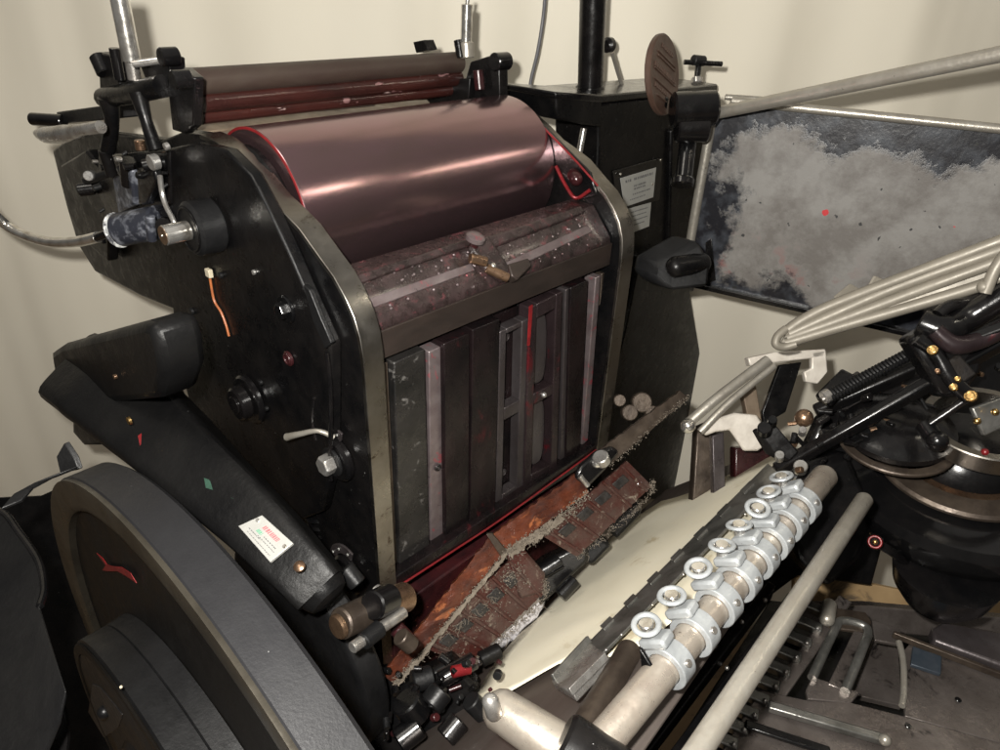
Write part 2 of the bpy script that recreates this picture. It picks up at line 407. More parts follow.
# lower boss
c = A(253,398,X0); MB().cyl(c, c+V((-.010,0,0)), pxr(26,c)).build('bearing_cap', 'black_gloss', cast, 0)
c1 = c+V((-.010,0,0)); MB().cyl(c1, c1+V((-.016,0,0)), pxr(17,c)).cyl(c1+V((-.016,0,0)), c1+V((-.018,0,0)), pxr(9,c)).build('bearing_cap', 'black_gloss', cast, 0)
for u, v in ((236,388),(262,382),(268,408)):
    q = A(u, v, X0-.011); MB().cyl(q, q+V((-.004,0,0)), .003).build('cap_screw', 'cast_iron', cast, 0)
for (u, v, wr, r) in ((287,309,15,9),):
    q = A(u, v, X0); bolt(q, -XV, pxr(r, q), .012, cast, 'black_gloss', pxr(wr, q))
q = A(297,256,0); MB().cyl(q, q+V((-.006,0,0)), pxr(10,q)).build('plug', 'black_gloss', sp, 0)
q = A(290,358,X0); MB().cyl(q, q+V((-.004,0,0)), pxr(8,q)).ring(q+V((-.004,0,0)), XV, pxr(5,q), .0015).build('oil_plug', 'maroon', cast, 0)
q = A(222,275,X0); MB().cyl(q, q+V((-.004,0,0)), .004).build('small_screw', 'cast_iron', cast, 0)
q = A(193,311,X0); MB().cyl(q, q+V((-.004,0,0)), .005).build('small_screw', 'cast_iron', cast, 0)
q = A(255,272,X0); MB().cyl(q, q+V((-.003,0,0)), .003).build('small_screw', 'steel', cast, 0)
# pivot with big washer, hexagon bolt, lever and dotted quadrant
for (u, v, wr, hr, k) in ((342,457,24,11,0), (352,572,22,9,1)):
    q = A(u, v, -.001)
    MB().cyl(q, q+V((-.012,0,0)), pxr(wr, q)).build('pivot_washer', 'black_gloss', sp, 0)
    q2 = q+V((-.012,0,0)); MB().cyl(q2, q2+V((-.004,0,0)), pxr(wr*.66, q)).build('pivot_washer', 'cast_iron', sp, 0)
    MB().hexn(q2+V((-.004,0,0)), q2+V((-.018,0,0)), pxr(hr, q)).build('hexagon_bolt', 'steel' if k == 0 else 'cast_iron', sp, .0008)
    ar = MB(); pts_o = []; pts_i = []
    for i in range(9):
        a = math.radians(20+i*11)
        pts_o.append(q+V((-.003, math.cos(a)*pxr(wr+13, q)*.9, math.sin(a)*pxr(wr+13, q)))); pts_i.append(q+V((-.003, math.cos(a)*pxr(wr+2, q)*.9, math.sin(a)*pxr(wr+2, q))))
    qd = ar.slab(pts_o+pts_i[::-1], (-.003,0,0)).build('index_quadrant', 'panel_grey', sp, .0006)
    for i in (1, 4, 7):
        pp = (pts_o[i]+pts_i[i])/2+V((-.0035,0,0)); MB().cyl(pp, pp+V((-.001,0,0)), .0018, n=12).build('index_dot', 'label_white', qd, 0)
MB().tube([A(287,437,-.04), A(300,434,-.035), A(318,431,-.025), A(334,437,-.012)], [.0048,.0036,.0028,.0035]).build('small_lever', 'dull_tube', sp, 0)
# wire with connector
MB().tube(PX([(210,278),(214,300),(221,312),(226,325),(229,336)], -.019), .0016, 8).build('orange_wire', 'wire_orange', cast, 0)
MB().box(A(209,273,-.021), (.003,0,0), (0,.0055,0), (0,0,.0055)).build('connector', 'connector', cast, .001)
# rear casting of the inking unit (behind the left plate)
rc = MB().slab([A(u, v, .002) for u, v in [(52,150),(68,138),(100,132),(165,140),(180,180),(180,312),(140,296),(95,272),(78,245),(66,205)]], (.02,0,0)).build('rear_casting', 'black_paint', press, .004)
MB().slab([A(u, v, -.018) for u, v in [(60,165),(85,150),(110,180),(108,262),(82,240),(68,205)]], (.018,0,0)).build('rear_cover', 'black_paint', rc, .004)
# spring stack and lower frame seen under the casting
MB().spring(A(318,505,.012), A(328,566,.012), .016, .0048, 8).build('compression_spring', 'black_gloss', press, 0)
MB().slab(PX([(258,480),(345,470),(352,600),(300,575),(262,540)], .015), (.02,0,0)).build('lower_web', 'black_paint', press, .003)
# back hub left of the plate
q = A(178,395,.03); MB().cyl(q, q+V((-.03,0,0)), pxr(24,q)).cyl(q+V((-.03,0,0)), q+V((-.045,0,0)), pxr(15,q)).build('cam_hub', 'black_gloss', press, 0)
MB().tube([A(163,392,-.01), A(180,420,-.01), A(205,432,-.01)], .004).build('edge_guard', 'dull_tube', press, 0)

# ================================================================== DRUM AND ROLLERS
dc = V((0, .237, .209)); DR = .103
MB().lathe(dc+V((.034,0,0)), XV, [(0,DR-.014),(0,DR-.001),(.0012,DR),(.436,DR),(.4372,DR-.001),(.4372,DR-.014)], 128).build('ink_drum', 'drum_ink', press, 0)
MB().band(dc+V((.0333,0,0)), XV, .0012, DR+.0002, DR-.003, 128).build('drum_rim', 'bright_red', press, 0)
MB().cyl(dc+V((.02,0,0)), dc+V((.034,0,0)), DR-.018).build('drum_spider', 'black_paint', press, 0)
def xroller(u0, v0, u1, v1, x0, x1, rpx, name, m, n=40):
    p = A(u0, v0, x0); q = A(u1, v1, x1); yy = (p.y+q.y)/2; zz = (p.z+q.z)/2
    return MB().cyl(V((x0, yy, zz)), V((x1, yy, zz)), pxr(rpx, p), n=n, ch=.05).build(name, m, press, 0)
xroller(185,77,465,66,.02,.46,13,'distribution_roller','dusty_roller')
xroller(196,97,465,82,.03,.46,10,'form_roller','inky_roller')
xroller(190,112,465,92,.03,.46,8,'form_roller','inky_roller')
# pale fountain blade under the rollers
MB().slab([A(200,132,.03), B(480,100,.40), B(470,92,.46), A(190,122,.03)], (0,0,-.004)).build('fountain_blade', 'tan_grimy', press, .001)
MB().slab([B(318,112,.38), B(375,106,.38), B(378,98,.40), B(325,103,.40)], (0,0,.003)).build('paper_scrap', 'label_white', press, .0005)
MB().tube([A(195,120,.03)+V((0,0,.006)), B(360,103,.40)+V((0,0,.004)), B(470,97,.42)], .0035, 8).build('fountain_rod', 'black_gloss', press, 0)

# ---- left roller bracket
br = MB()
br.slab([A(u, v, -.01) for u, v in [(166,74),(182,68),(194,78),(193,126),(184,134),(172,130)]], (.012,0,0))
br = br.build('roller_bracket', 'black_gloss', press, .002)
MB().cyl(A(172,80,-.03), A(172,80,-.03)+V((0.0200,0,0)), .010).build('bracket_pin', 'black_gloss', br, 0)
yk = MB()
yk.tube([A(104,98,-.02), A(122,95,-.02), A(146,90,-.02), A(163,86,-.015)], pxr(10, A(122,95,-.02)))
yk.tube([A(108,98,-.025), A(112,122,-.025), A(108,150,-.03)], [.013,.009,.010])
yk.tube([A(138,92,-.03), A(146,120,-.03), A(156,150,-.03)], [.011,.007,.009])
yk = yk.build('yoke', 'black_paint', press, 0)
MB().cyl(A(98,56,-.02), A(106,74,-.02), .011).build('yoke_lug', 'black_gloss', yk, 0)
MB().slab([A(u, v, -.02) for u, v in [(98,52),(112,56),(122,95),(100,100)]], (.018,0,0)).build('yoke_lug', 'black_paint', yk, .002)
MB().cyl(A(114,48,-.03), A(120,80,-.03), .006).build('yoke_stud', 'black_gloss', yk, 0)
MB().slab([A(u, v, -.01) for u, v in [(140,66),(158,54),(168,58),(170,88),(150,92)]], (.02,0,0)).build('yoke_lug', 'black_paint', yk, .002)
MB().cyl(A(133,64,-.035), A(162,60,-.01), .0042).build('cross_pin', 'steel', yk, 0)
MB().cyl(A(160,57,-.02), A(160,57,-.02)+V((0.0200,0,0)), .010).build('pin_head', 'black_gloss', yk, 0)
MB().cyl(A(117,-14,-.02), A(132,62,-.02), .0105).build('guide_post', 'chrome', press, 0)
MB().cyl(A(131,58,-.02), A(135,80,-.02), .0078).build('post_foot', 'steel', press, 0)
# right bracket and post
rb = MB()
rb.slab([A(u, v, .462) for u, v in [(470,62),(492,55),(499,62),(500,98),(490,104),(462,102),(465,80)]], (.02,0,0))
rb.slab([A(u, v, .45) for u, v in [(410,83),(470,78),(468,103),(432,106)]], (.012,0,0))
rb = rb.build('roller_bracket', 'black_paint', press, .002)
MB().cyl(A(494,62,.455), A(494,62,.455)+V((0.0300,0,0)), .013).build('bracket_pin', 'black_gloss', rb, 0)
MB().cyl(A(467,4,.46), A(466,42,.46), .0088).build('guide_post', 'chrome', press, 0)
MB().cyl(A(468,-5,.46), A(467,6,.46), .003).build('post_tip', 'steel', press, 0)
MB().cyl(A(466,42,.46), A(467,58,.46), .012).build('post_foot', 'dull_tube', press, 0)
MB().cyl(A(458,40,.45), A(461,58,.45), .007).build('post_clip', 'black_gloss', rb, 0)
MB().slab([A(u, v, .40) for u, v in [(413,42),(424,40),(428,50),(416,53)]], (.02,0,0)).build('stop_block', 'black_paint', rb, .001)
MB().cyl(A(478,70,.45), A(480,90,.45), .008).build('bracket_spacer', 'maroon', rb, 0)
# rear bar, knob, polished handle
MB().slab([A(u, v, .0) for u, v in [(56,112),(100,106),(104,120),(60,124)]], (.05,0,0)).build('rear_bar', 'cast_iron', press, .002)
MB().cyl(A(32,119,-.03), A(64,121,.0), .010).build('knurled_knob', 'black_gloss', press, 0)
MB().tube([A(36,133,-.09), A(46,135,-.085), A(64,134,-.08), A(82,130,-.075), A(101,127,-.065)], [.004,.0105,.0115,.007,.0075], 18).build('handle', 'steel', press, 0)
# cluttered linkage under the yoke
lk = empty('linkage', A(120,170,-.02)); lk.parent = press; lk.location = W['linkage']-W['printing_press']
def cy(u0, v0, x0, u1, v1, x1, r, name, m, par=lk): return MB().cyl(A(u0, v0, x0), A(u1, v1, x1), r).build(name, m, par, 0)
cy(143,166,-.04,172,160,-.01,.0075,'linkage_pin','black_gloss')
cy(150,163,-.045,158,161,-.035,.0095,'pin_collar','steel')
cy(78,190,-.04,94,188,-.02,.010,'clamp_nut','black_gloss')
cy(86,181,-.04,112,172,-.02,.006,'linkage_pin','cast_iron')
cy(104,150,-.035,112,175,-.03,.008,'stub','black_paint')
cy(128,160,-.03,130,185,-.03,.011,'stub','black_gloss')
cy(88,176,-.045,92,175,-.035,.007,'pin_head','steel')
cy(139,140,-.035,141,150,-.035,.006,'pin_head','bronze')
cy(118,172,-.04,126,170,-.03,.007,'pin_head','black_gloss')
MB().slab([A(u, v, -.02) for u, v in [(98,155),(168,150),(170,205),(150,215),(108,215),(96,190)]], (.02,0,0)).build('link_plate', 'black_gloss', lk, .003)
MB().slab([A(u, v, -.035) for u, v in [(112,178),(130,170),(134,205),(118,214)]], (.012,0,0)).build('link_plate', 'splash_body', lk, .003)
MB().slab([A(u, v, -.035) for u, v in [(136,168),(152,166),(156,182),(146,205),(138,205)]], (.012,0,0)).build('link_plate', 'black_gloss', lk, .003)
MB().tube([A(160,176,-.04), A(162,192,-.04), A(166,206,-.042), A(174,222,-.044), A(174,232,-.044)], .0032, 10).build('link_rod', 'steel', lk, 0)
MB().cyl(A(163,226,-.045), A(170,224,-.03), .010).build('link_knuckle', 'black_gloss', lk, 0)
for i in range(26):
    u = random.uniform(88, 172); v = random.uniform(140, 210); p = A(u, v, random.uniform(-.04, -.025)); s_ = random.uniform(.002, .005)
    if i % 2: MB().cyl(p, p+V((random.uniform(-.012,-.004), 0, random.uniform(-.004,.004))), s_, n=14).build('small_fastener', random.choice(['black_gloss','cast_iron','steel','black_paint']), lk, 0)
# hub of the curved tube, white spattered face
h0 = A(119,230,-.055); h1 = A(160,222,-.02)
MB().cyl(h0, h1, .0225).build('tube_hub', 'splash_body', press, 0)
MB().cyl(h0-(h1-h0).normalized()*.004, h0, .024).build('hub_face', 'white_splash', press, 0)
MB().cyl(A(150,216,-.05), A(152,240,-.05), .006).build('hub_clamp', 'splash_body', press, 0)
MB().tube([A(-30,185,-.15), A(-12,208,-.14), A(12,229,-.12), A(44,241,-.10), A(74,242,-.08), A(98,237,-.066)], .0078, 18).build('curved_tube', 'chrome', press, 0)
MB().cyl(A(96,238,-.068), A(108,233,-.06), .006).cyl(A(102,232,-.06), A(104,243,-.06), .003).build('tube_end', 'black_gloss', press, 0)

# ================================================================== BED: ledge, panel, bars
led = [(.060,.180),(.024,.140),(.022,.132),(.022,.094),(.10,.094),(.10,.180)]
lg = MB().slab([V((.0265, y, z)) for y, z in led], (.450,0,0)).build('ink_ledge', 'ink_ledge', press, .0015)
MB().aabb((.027,.0180,.096), (.476,.0215,.131)).build('ledge_front_bar', 'ledge_front', lg, .001)
def LP(u, v, o=0.0):
    n_ = V((0,-.04,.036)).normalized(); return PL(u, v, V((0,.042,.160))+n_*o, n_)
nl = V((0,-.04,.036)).normalized()
for quad in ([(358,303),(362,312),(474,271),(470,264)], [(503,264),(508,271),(592,232),(586,226)]):
    MB().slab([LP(*q) for q in quad], nl*.0025).build('scale_strip', 'pink_steel', lg, .0006)
MB().slab([LP(*q) for q in [(352,278),(356,286),(470,247),(466,240)]], nl*.005).build('blade_strip', 'ink_ledge', lg, .002)
MB().slab([LP(*q) for q in [(484,240),(490,250),(584,214),(578,206)]], nl*.006).build('blade_strip', 'ink_ledge', lg, .003)
cl = MB()
cl.slab([LP(*q) for q in [(466,248),(484,238),(500,262),(510,276),(500,284),(480,270)]], nl*.010)
cl = cl.build('ledge_clamp', 'ink_ledge', lg, .003)
k0 = LP(474,252); k1 = B(474,240,k0.y-.004)
MB().cyl(k0, k1, .0055).build('knob_stem', 'maroon', cl, 0)
MB().lathe(B(474,242,k0.y-.004), V((.1,-.3,1)), [(0,.008),(.003,.0125),(.008,.0125),(.011,.008)], 24).build('clamp_knob', 'pink_steel', cl, 0)
MB().cyl(LP(486,268,.008), LP(508,278,.012), .006).cyl(LP(470,258,.01), LP(486,262,.012), .0065).build('clamp_screw', 'bronze', cl, 0)
MB().slab([LP(*q) for q in [(503,268),(523,262),(526,270),(512,284),(506,280)]], nl*.013).build('clamp_wing', 'ledge_front', cl, .002)
MB().ball(LP(493,266,.012), .0042).build('clamp_dot', 'chrome', cl, 0)
for i in range(90):
    u = random.uniform(356, 590); t = (u-356)/234.; v = 300-t*78+random.uniform(-18, 24); p = LP(u, v, .001); s_ = random.uniform(.0006, .0018)
    if i == 0: bl = MB()
    bl.ball(p, s_, n=7)
tag(bl.build('ink_beads', 'pink_steel', lg, 0), kind='stuff')

YB = .034
def BQ(l, y): return [B(u, v, y) for u, v in l]
bp_ = MB().slab(BQ([(378,358),(612,256),(600,452),(392,590)], YB+.010), (0,.03,0)).build('bed_panel', 'panel_black', press, .001)
def vb(name, tl, tr, br_, bl_, m, y=YB, th=.012, bev=.0015):
    return MB().slab(BQ([tl, tr, br_, bl_], y-th), (0,th+.008,0)).build(name, m, press, bev)
vb('bed_strip', (380,366),(388,362),(398,575),(391,580),'brown_steel')
vb('worn_bar', (394,363),(425,349),(430,560),(400,577),'worn_black', th=.016)
pb_ = vb('guide_bar', (429,352),(442,346),(444,548),(431,556),'pink_steel', th=.012)
p = B(437,467,YB-.013); MB().cyl(p, p+V((0,-.003,0)), .0055).build('guide_screw', 'panel_grey', pb_, 0); MB().ring(p+V((0,-.003,0)), (0,1,0), .0035, .0009).build('screw_ring', 'black_paint', pb_, 0)
MB().slab(BQ([(431,543),(442,537),(443,549),(431,557)], YB-.0135), (0,.002,0)).build('ink_splash', 'vivid_red', pb_, .0005)
vb('furniture_bar', (444,344),(470,333),(469,536),(446,549),'panel_black', th=.019)
vb('thin_rail', (471,336),(476,332),(472,528),(467,532),'pink_steel', th=.014)
MB().slab(BQ([(471,340),(473,339),(469,525),(467,527)], YB-.0155), (0,.002,0)).build('ink_line', 'red_ink', pb_, 0)
vb('furniture_bar', (473,330),(500,319),(495,516),(470,530),'panel_black', th=.022)
# frame with pockets
def framed(name, out, holes, m, y, th, floor_m):
    """face with rectangular recesses: built from strips left, right and between the holes, over a sunk floor"""
    (tl, tr, br_, bl_) = out
    def L_(t): return V((tl[0]+(bl_[0]-tl[0])*t, tl[1]+(bl_[1]-tl[1])*t, 0))
    def R_(t): return V((tr[0]+(br_[0]-tr[0])*t, tr[1]+(br_[1]-tr[1])*t, 0))
    def pt(s, t): a = L_(t).lerp(R_(t), s); return B(a.x, a.y, y-th)
    o = MB()
    s0, s1 = holes[0][0], holes[0][1]
    def q(sa, sb, ta, tb): o.slab([pt(sa,ta), pt(sb,ta), pt(sb,tb), pt(sa,tb)], (0,th,0))
    q(0, s0, 0, 1); q(s1, 1, 0, 1)
    ts = [0]+[t for h in holes for t in h[2:]]+[1]
    for i in range(0, len(ts), 2): q(s0, s1, ts[i], ts[i+1])
    ob = o.build(name, m, press, .0018)
    fl = MB().slab([pt(0,0), pt(1,0), pt(1,1), pt(0,1)], (0,.003,0))
    for i in range(len(fl.v)): fl.v[i] += V((0, th, 0))
    fl.build('pocket_floor', floor_m, ob, 0)
    return ob, pt
ob, pt = framed('slotted_frame', [(500,332),(530,318),(524,488),(496,506)], [(.22,.74,.03,.46),(.22,.74,.53,.96)], 'panel_grey', YB, .018, 'panel_black')
for t in (.09, .88):
    p = pt(.48, t)+V((0,.013,0)); MB().cyl(p+V((0,.004,0)), p, .0062).ring(p, (0,1,0), .004, .0008).build('frame_screw', 'panel_grey', ob, 0)
ob2, pt2 = framed('oval_slot_frame', [(530,308),(563,291),(557,470),(524,488)], [(.22,.80,.08,.50),(.22,.80,.56,.95)], 'dark_frame', YB, .021, 'panel_black')
for ta, tb in ((.08,.50),(.56,.95)):
    m_ = MB(); pts = []
    for i in range(28):
        a = 2*math.pi*i/28; ss = .51+.235*math.copysign(abs(math.cos(a))**.6, math.cos(a)); tt = (ta+tb)/2+(tb-ta)*.46*math.copysign(abs(math.sin(a))**.75, math.sin(a))
        pts.append(pt2(ss, tt)+V((0,.011,0)))
    m_.slab(pts, (0,.009,0)); m_.build('slot_insert', 'panel_grey', ob2, .002)
p = pt2(.5, .53)+V((0,-.001,0)); MB().ball(p, .0045).build('slot_stud', 'steel', ob2, 0)
MB().slab(BQ([(530,307),(533,305),(530,345),(528,346)], YB-.0225), (0,.002,0)).build('ink_line', 'bright_red', ob2, 0)
vb('thin_rail', (566,290),(571,287),(565,462),(560,466),'panel_grey', th=.016)
vb('furniture_bar', (571,288),(588,280),(580,452),(566,462),'panel_black', th=.020)
vb('thin_rail', (596,278),(601,275),(588,440),(582,446),'pink_steel', th=.014)
vb('bed_strip', (602,274),(609,270),(600,440),(592,446),'brown_steel', th=.006)
# bottom rail with red ink
MB().slab([B(384,598,.002), B(604,452,.002), B(604,440,.002), B(384,585,.002)], (0,.03,0)).build('bottom_rail', 'panel_black', press, .0015)
MB().tube([B(396,588,.000), B(450,553,.000), B(510,513,.000), B(596,450,.000)], .0016, 8).build('ink_line', 'red_ink', press, 0)
# press base behind everything
MB().slab([V((.03,.06,-1.45)), V((.47,.06,-1.45)), V((.47,.5,-1.45)), V((.03,.5,-1.45))], (0,0,1.11)).build('base_casting', 'black_paint', press, .01)
MB().slab([V((.05,.02,-.3)),V((.05,.45,-.25)),V((.05,.45,-1.0)),V((.05,.02,-1.45))], (.02,0,0)).build('base_web', 'black_paint', press, .004)
MB().aabb((.03,.02,-.62), (.50,.05,-.31)).build('bed_apron', 'maroon', press, .003)

# ================================================================== DRIVE ARM
arm = empty('drive_arm', A(200,470,-.12)); arm.parent = press; arm.location = W['drive_arm']-W['printing_press']
pts = [A(98,384,-.125), A(122,399,-.122), A(160,432,-.12), A(205,474,-.12), A(262,527,-.115), A(300,566,-.11), A(322,590,-.105)]
atc = (CAM-pts[4]).normalized()
MB().tube(pts, [pxr(r, p) for r, p in zip((40,43,40,35,31,28,26), pts)], 64, atc, 8, 1.0).build('arm_beam', 'black_arm', arm, 0)
c0, c1_ = pts[-1], pts[-1]+(pts[-1]-pts[-2])*.45
rr_ = pxr(26, pts[-1])
MB().lathe(c0, pts[-1]-pts[-2], [(-.004,rr_*.97),(.004,rr_*.93),(.012,rr_*.8),(.016,rr_*.5)], 28).build('arm_end', 'black_arm', arm, 0)
hd = MB().slab([A(u, v, -.155) for u, v in [(50,352),(60,345),(140,323),(150,326),(158,350),(162,376),(156,400),(112,404),(70,402),(54,376)]], (.05,0,0))
hd.build('arm_head', 'black_arm', arm, .010)
MB().slab([A(u, v, -.12) for u, v in [(72,405),(100,425),(104,446),(84,446),(72,432)]], (.03,0,0)).build('arm_foot', 'black_arm', arm, .006)
p = A(131,420,-.163); MB().cyl(p, p+V((-.004,0,0)), .005).build('oil_nipple', 'brass', arm, 0)
p = A(117,376,-.158); MB().cyl(p, p+V((-.004,0,0)), .003).build('cap_screw', 'bronze', arm, 0)
# name plate on the arm : quad lying on the tube's facing side
pn = [(238,526),(262,515),(293,543),(270,562)]
mid = A(266,537,-.12); dirx = (D(293,543,1)-D(262,515,1)).normalized()
tocam = (CAM-mid).normalized(); pd = .655
ax_ = (pts[5]-pts[3]).normalized(); nn = (tocam-ax_*tocam.dot(ax_)).normalized()
rad = pxr(31, pts[4])*1.0; p0 = pts[4]+nn*(rad+.0012)
pq = [PL(u, v, p0, nn) for u, v in pn]
npz = MB().slab(pq, -nn*.004).build('name_plate', 'label_white', arm, .0006)
def onplate(q, s, t): return (q[0].lerp(q[1], s)).lerp(q[3].lerp(q[2], s), t)
def marks(q, nrm, rows, parent, m, h=.05):
    """rows: (t0, t1, s-position, s-height)"""
    o = MB()
    for (t0, t1, s0, s1) in rows:
        t = t0
        while t < t1:
            w_ = random.uniform(.02, .045)
            o.slab([onplate(q, s0, t), onplate(q, s1, t), onplate(q, s1, min(t+w_, t1)), onplate(q, s0, min(t+w_, t1))], nrm*.0005)
            t += w_+random.uniform(.012, .03)
    return tag(o.build('faded_lettering', m, parent, 0))
marks(pq, nn, [(.30,.75,.62,.80)], npz, 'label_red'); marks(pq, nn, [(.28,.42,.38,.52)], npz, 'label_green')
marks(pq, nn, [(.15,.5,.25,.29),(.5,.86,.42,.46),(.4,.9,.30,.33),(.2,.9,.12,.15)], npz, 'label_mark')
for s_, t_ in ((.72,.08),(.72,.94)) :
    p = onplate(pq, s_, t_); MB().cyl(p, p+nn*.0015, .0022, n=14).build('rivet', 'chrome', npz, 0)
p = PL(300,567,p0,nn); MB().lathe(p, nn, [(0,.006),(.003,.006),(.005,.003)], 18).build('arm_plug', 'bronze', arm, 0)
arad = [pxr(r, p) for r, p in zip((40,43,40,35,31,28,26), pts)]
for poly, m_ in (([(138,436),(146,430),(150,431),(144,440),(140,446)], 'bright_red'), ([(150,466),(158,460),(170,458),(172,461),(162,464),(153,470)], 'bright_red'), ([(204,478),(210,480),(213,490),(206,488)], 'dark_green'), ([(229,492),(234,494),(236,500),(231,498)], 'dark_green')):
    k = min(range(2, 6), key=lambda i: abs(D(*poly[0], .8).x*0 + (poly[0][0]-(128,122,160,205,262,300,322)[i])**2))
    o_ = pts[k]+nn*(arad[k]+.0008)
    MB().slab([PL(u, v, o_, nn) for u, v in poly], nn*.0004).build('paint_smear', m_, arm, 0)
# crank link cylinders in front of the arm
lk2 = empty('crank_link', A(360,610,-.08)); lk2.parent = press; lk2.location = W['crank_link']-W['printing_press']
def dc_(u0, v0, d0, u1, v1, d1, rpx, name, m, par=lk2): 
    a = D(u0, v0, d0); b = D(u1, v1, d1); return MB().cyl(a, b, pxr(rpx, a), pxr(rpx, b)).build(name, m, par, 0)
dc_(340,624,.74,385,603,.80,16,'link_barrel','brown_steel')
dc_(336,628,.735,341,625,.74,13,'barrel_cap','bronze')
dc_(382,606,.78,405,597,.82,15,'link_barrel','bronze')
dc_(372,606,.75,390,598,.78,15,'link_collar','black_gloss')
dc_(352,648,.72,404,612,.78,6,'link_pin','steel')
dc_(363,642,.73,380,628,.75,9,'pin_nut','cast_iron')
dc_(400,636,.77,412,646,.78,9,'link_bolt','brown_steel')
dc_(396,628,.79,408,640,.79,8,'link_bolt','maroon')
dc_(375,590,.80,388,600,.79,7,'link_screw','steel')
dc_(345,568,.80,358,584,.80,9,'link_screw','cast_iron')

# ================================================================== FLYWHEEL
fw = empty('flywheel', (-.2,.135,-.248)); fw.parent = press; fw.location = W['flywheel']-W['printing_press']
fc = V((-.258,-.048,-.420)); fa = V((1,0,0))
FR = .477
MB().band(fc+fa*.001, fa, .045, FR, FR-.035, 240).build('rim', 'flywheel_rim', fw, 0)
ra = MB(); axf, uf, wf = frame(fa); prr = [(-.0008,FR-.0015),(-.001,FR-.006),(.0,FR-.030),(.001,.441),(.004,.437),(.02,.437),(.02,FR-.01),(.004,FR-.0015)]
vs = []; fs = []; n = 240
for t, r in prr:
    for i in range(n):
        a = 2*math.pi*i/n; vs.append(fc+axf*t+(uf*math.cos(a)+wf*math.sin(a))*r)
for j in range(len(prr)):
    jj = (j+1) % len(prr)
    for i in range(n):
        k = (i+1) % n; fs.append((j*n+i, j*n+k, jj*n+k, jj*n+i))
ra.add(vs, fs).build('rim_face', 'rim_face', fw, 0)
MB().lathe(fc, fa, [(.004,.10),(.006,.30),(.010,.34),(.014,.39),(.013,.43),(.012,.442),(.024,.442)], 200).build('web', 'flywheel_web', fw, 0)
MB().lathe(fc+axf*-.046, fa, [(0,.150),(.0,.300),(.003,.305),(.030,.305),(.031,.303),(.032,.305),(.052,.307)], 200).build('clutch_drum', 'cast_iron', fw, 0)
MB().band(fc+axf*-.048, fa, .003, .303, .290, 200).build('clutch_edge', 'flywheel_web', fw, 0)
MB().cyl(fc+axf*-.052, fc+axf*-.03, .18, n=100).build('clutch_hub', 'cast_iron', fw, 0)
# pocket on the clutch face
def fpt(u, v):                        # points of the clutch face, kept within its disc
    return A(u, v, -.3055)
MB().slab([fpt(u, v) for u, v in [(92,684),(100,688),(122,715),(118,728),(104,738),(88,712)]], (RM @ V((0,0,-1)))*.004).build('face_pocket', 'pocket', fw, .001)
MB().ball(A(104,712,-.307), .008).build('pocket_nut', 'cast_iron', fw, 0)
MB().ball(A(121,687,-.306), .0014).build('paint_dot', 'connector', fw, 0)
# red scrawl inside the web
def WP(u, v): return A(u, v, -.2495)
MB().slab([WP(u, v) for u, v in [(97,553),(103,558),(107,564),(112,566),(122,567),(131,573),(137,583),(127,576),(118,571),(108,571),(103,570),(106,565)]], (-.0006,0,0)).build('red_paint_scrawl', 'bright_red', fw, 0)
# second wheel behind
rw = .16; c = A(366,705,-.09)+V((0,.157,-.03))
MB().lathe(c, XV, [(0,rw-.01),(0.002,rw-.002),(.004,rw),(.03,rw),(.034,rw-.003)], 96).build('drive_gear', 'cast_iron', press, 0)
# flywheel guard
gd = empty('flywheel_guard', A(20,600,-.3)); gd.parent = press; gd.location = W['flywheel_guard']-W['printing_press']
def G(u, v, off): return PL(u, v, fc+axf*off, axf)
def G(u, v): return D(u, v, .55+.0011*max(0, 690-v))
gp = [(2,512),(18,531),(38,560),(44,588),(40,606),(52,645),(66,690),(60,720),(30,790),(-40,790),(-60,520),(-30,508)]
gnv = (G(40,600)-G(2,512)).cross(G(-60,700)-G(2,512)).normalized()
if gnv.dot(CAM-G(20,600)) > 0: gnv = -gnv
MB().slab([G(u, v) for u, v in gp], gnv*.008).build('guard_side', 'black_arm', gd, .003)
MB().tube([G(-30,506), G(2,512), G(18,531), G(38,560), G(44,588), G(40,606)], .0035, 10).build('guard_edge', 'black_gloss', gd, 0)
lip = [G(2,511), G(14,497), G(36,485), G(60,476)]
lm = MB()
for i in range(len(lip)-1):
    lm.slab([lip[i], lip[i+1], lip[i+1]+axf*.02, lip[i]+axf*.02], V((0,0,.004)))
lm.build('guard_lip', 'cast_iron', gd, .001)
MB().slab([D(u, v, 1.5) for u, v in [(-60,500),(40,496),(62,486),(96,520),(110,640),(110,800),(-60,800)]], (RM @ V((0,0,-1)))*.01).build('dark_back_fill', 'black_paint', gd, .002)  # black sheet added behind the wheel so the gap there reads dark
MB().slab([D(u, v, .82) for u, v in [(56,457),(64,443),(74,458),(78,470),(60,474)]], axf*.006).build('guard_tab', 'cast_iron', gd, .001)
bo = D(-45,760,.60); MB().lathe(bo, (CAM-bo)+V((-.1,0,0)), [(0,.085),(.006,.083),(.014,.068),(.019,.045),(.021,.01)], 64).build('guard_boss', 'black_paint', gd, 0)

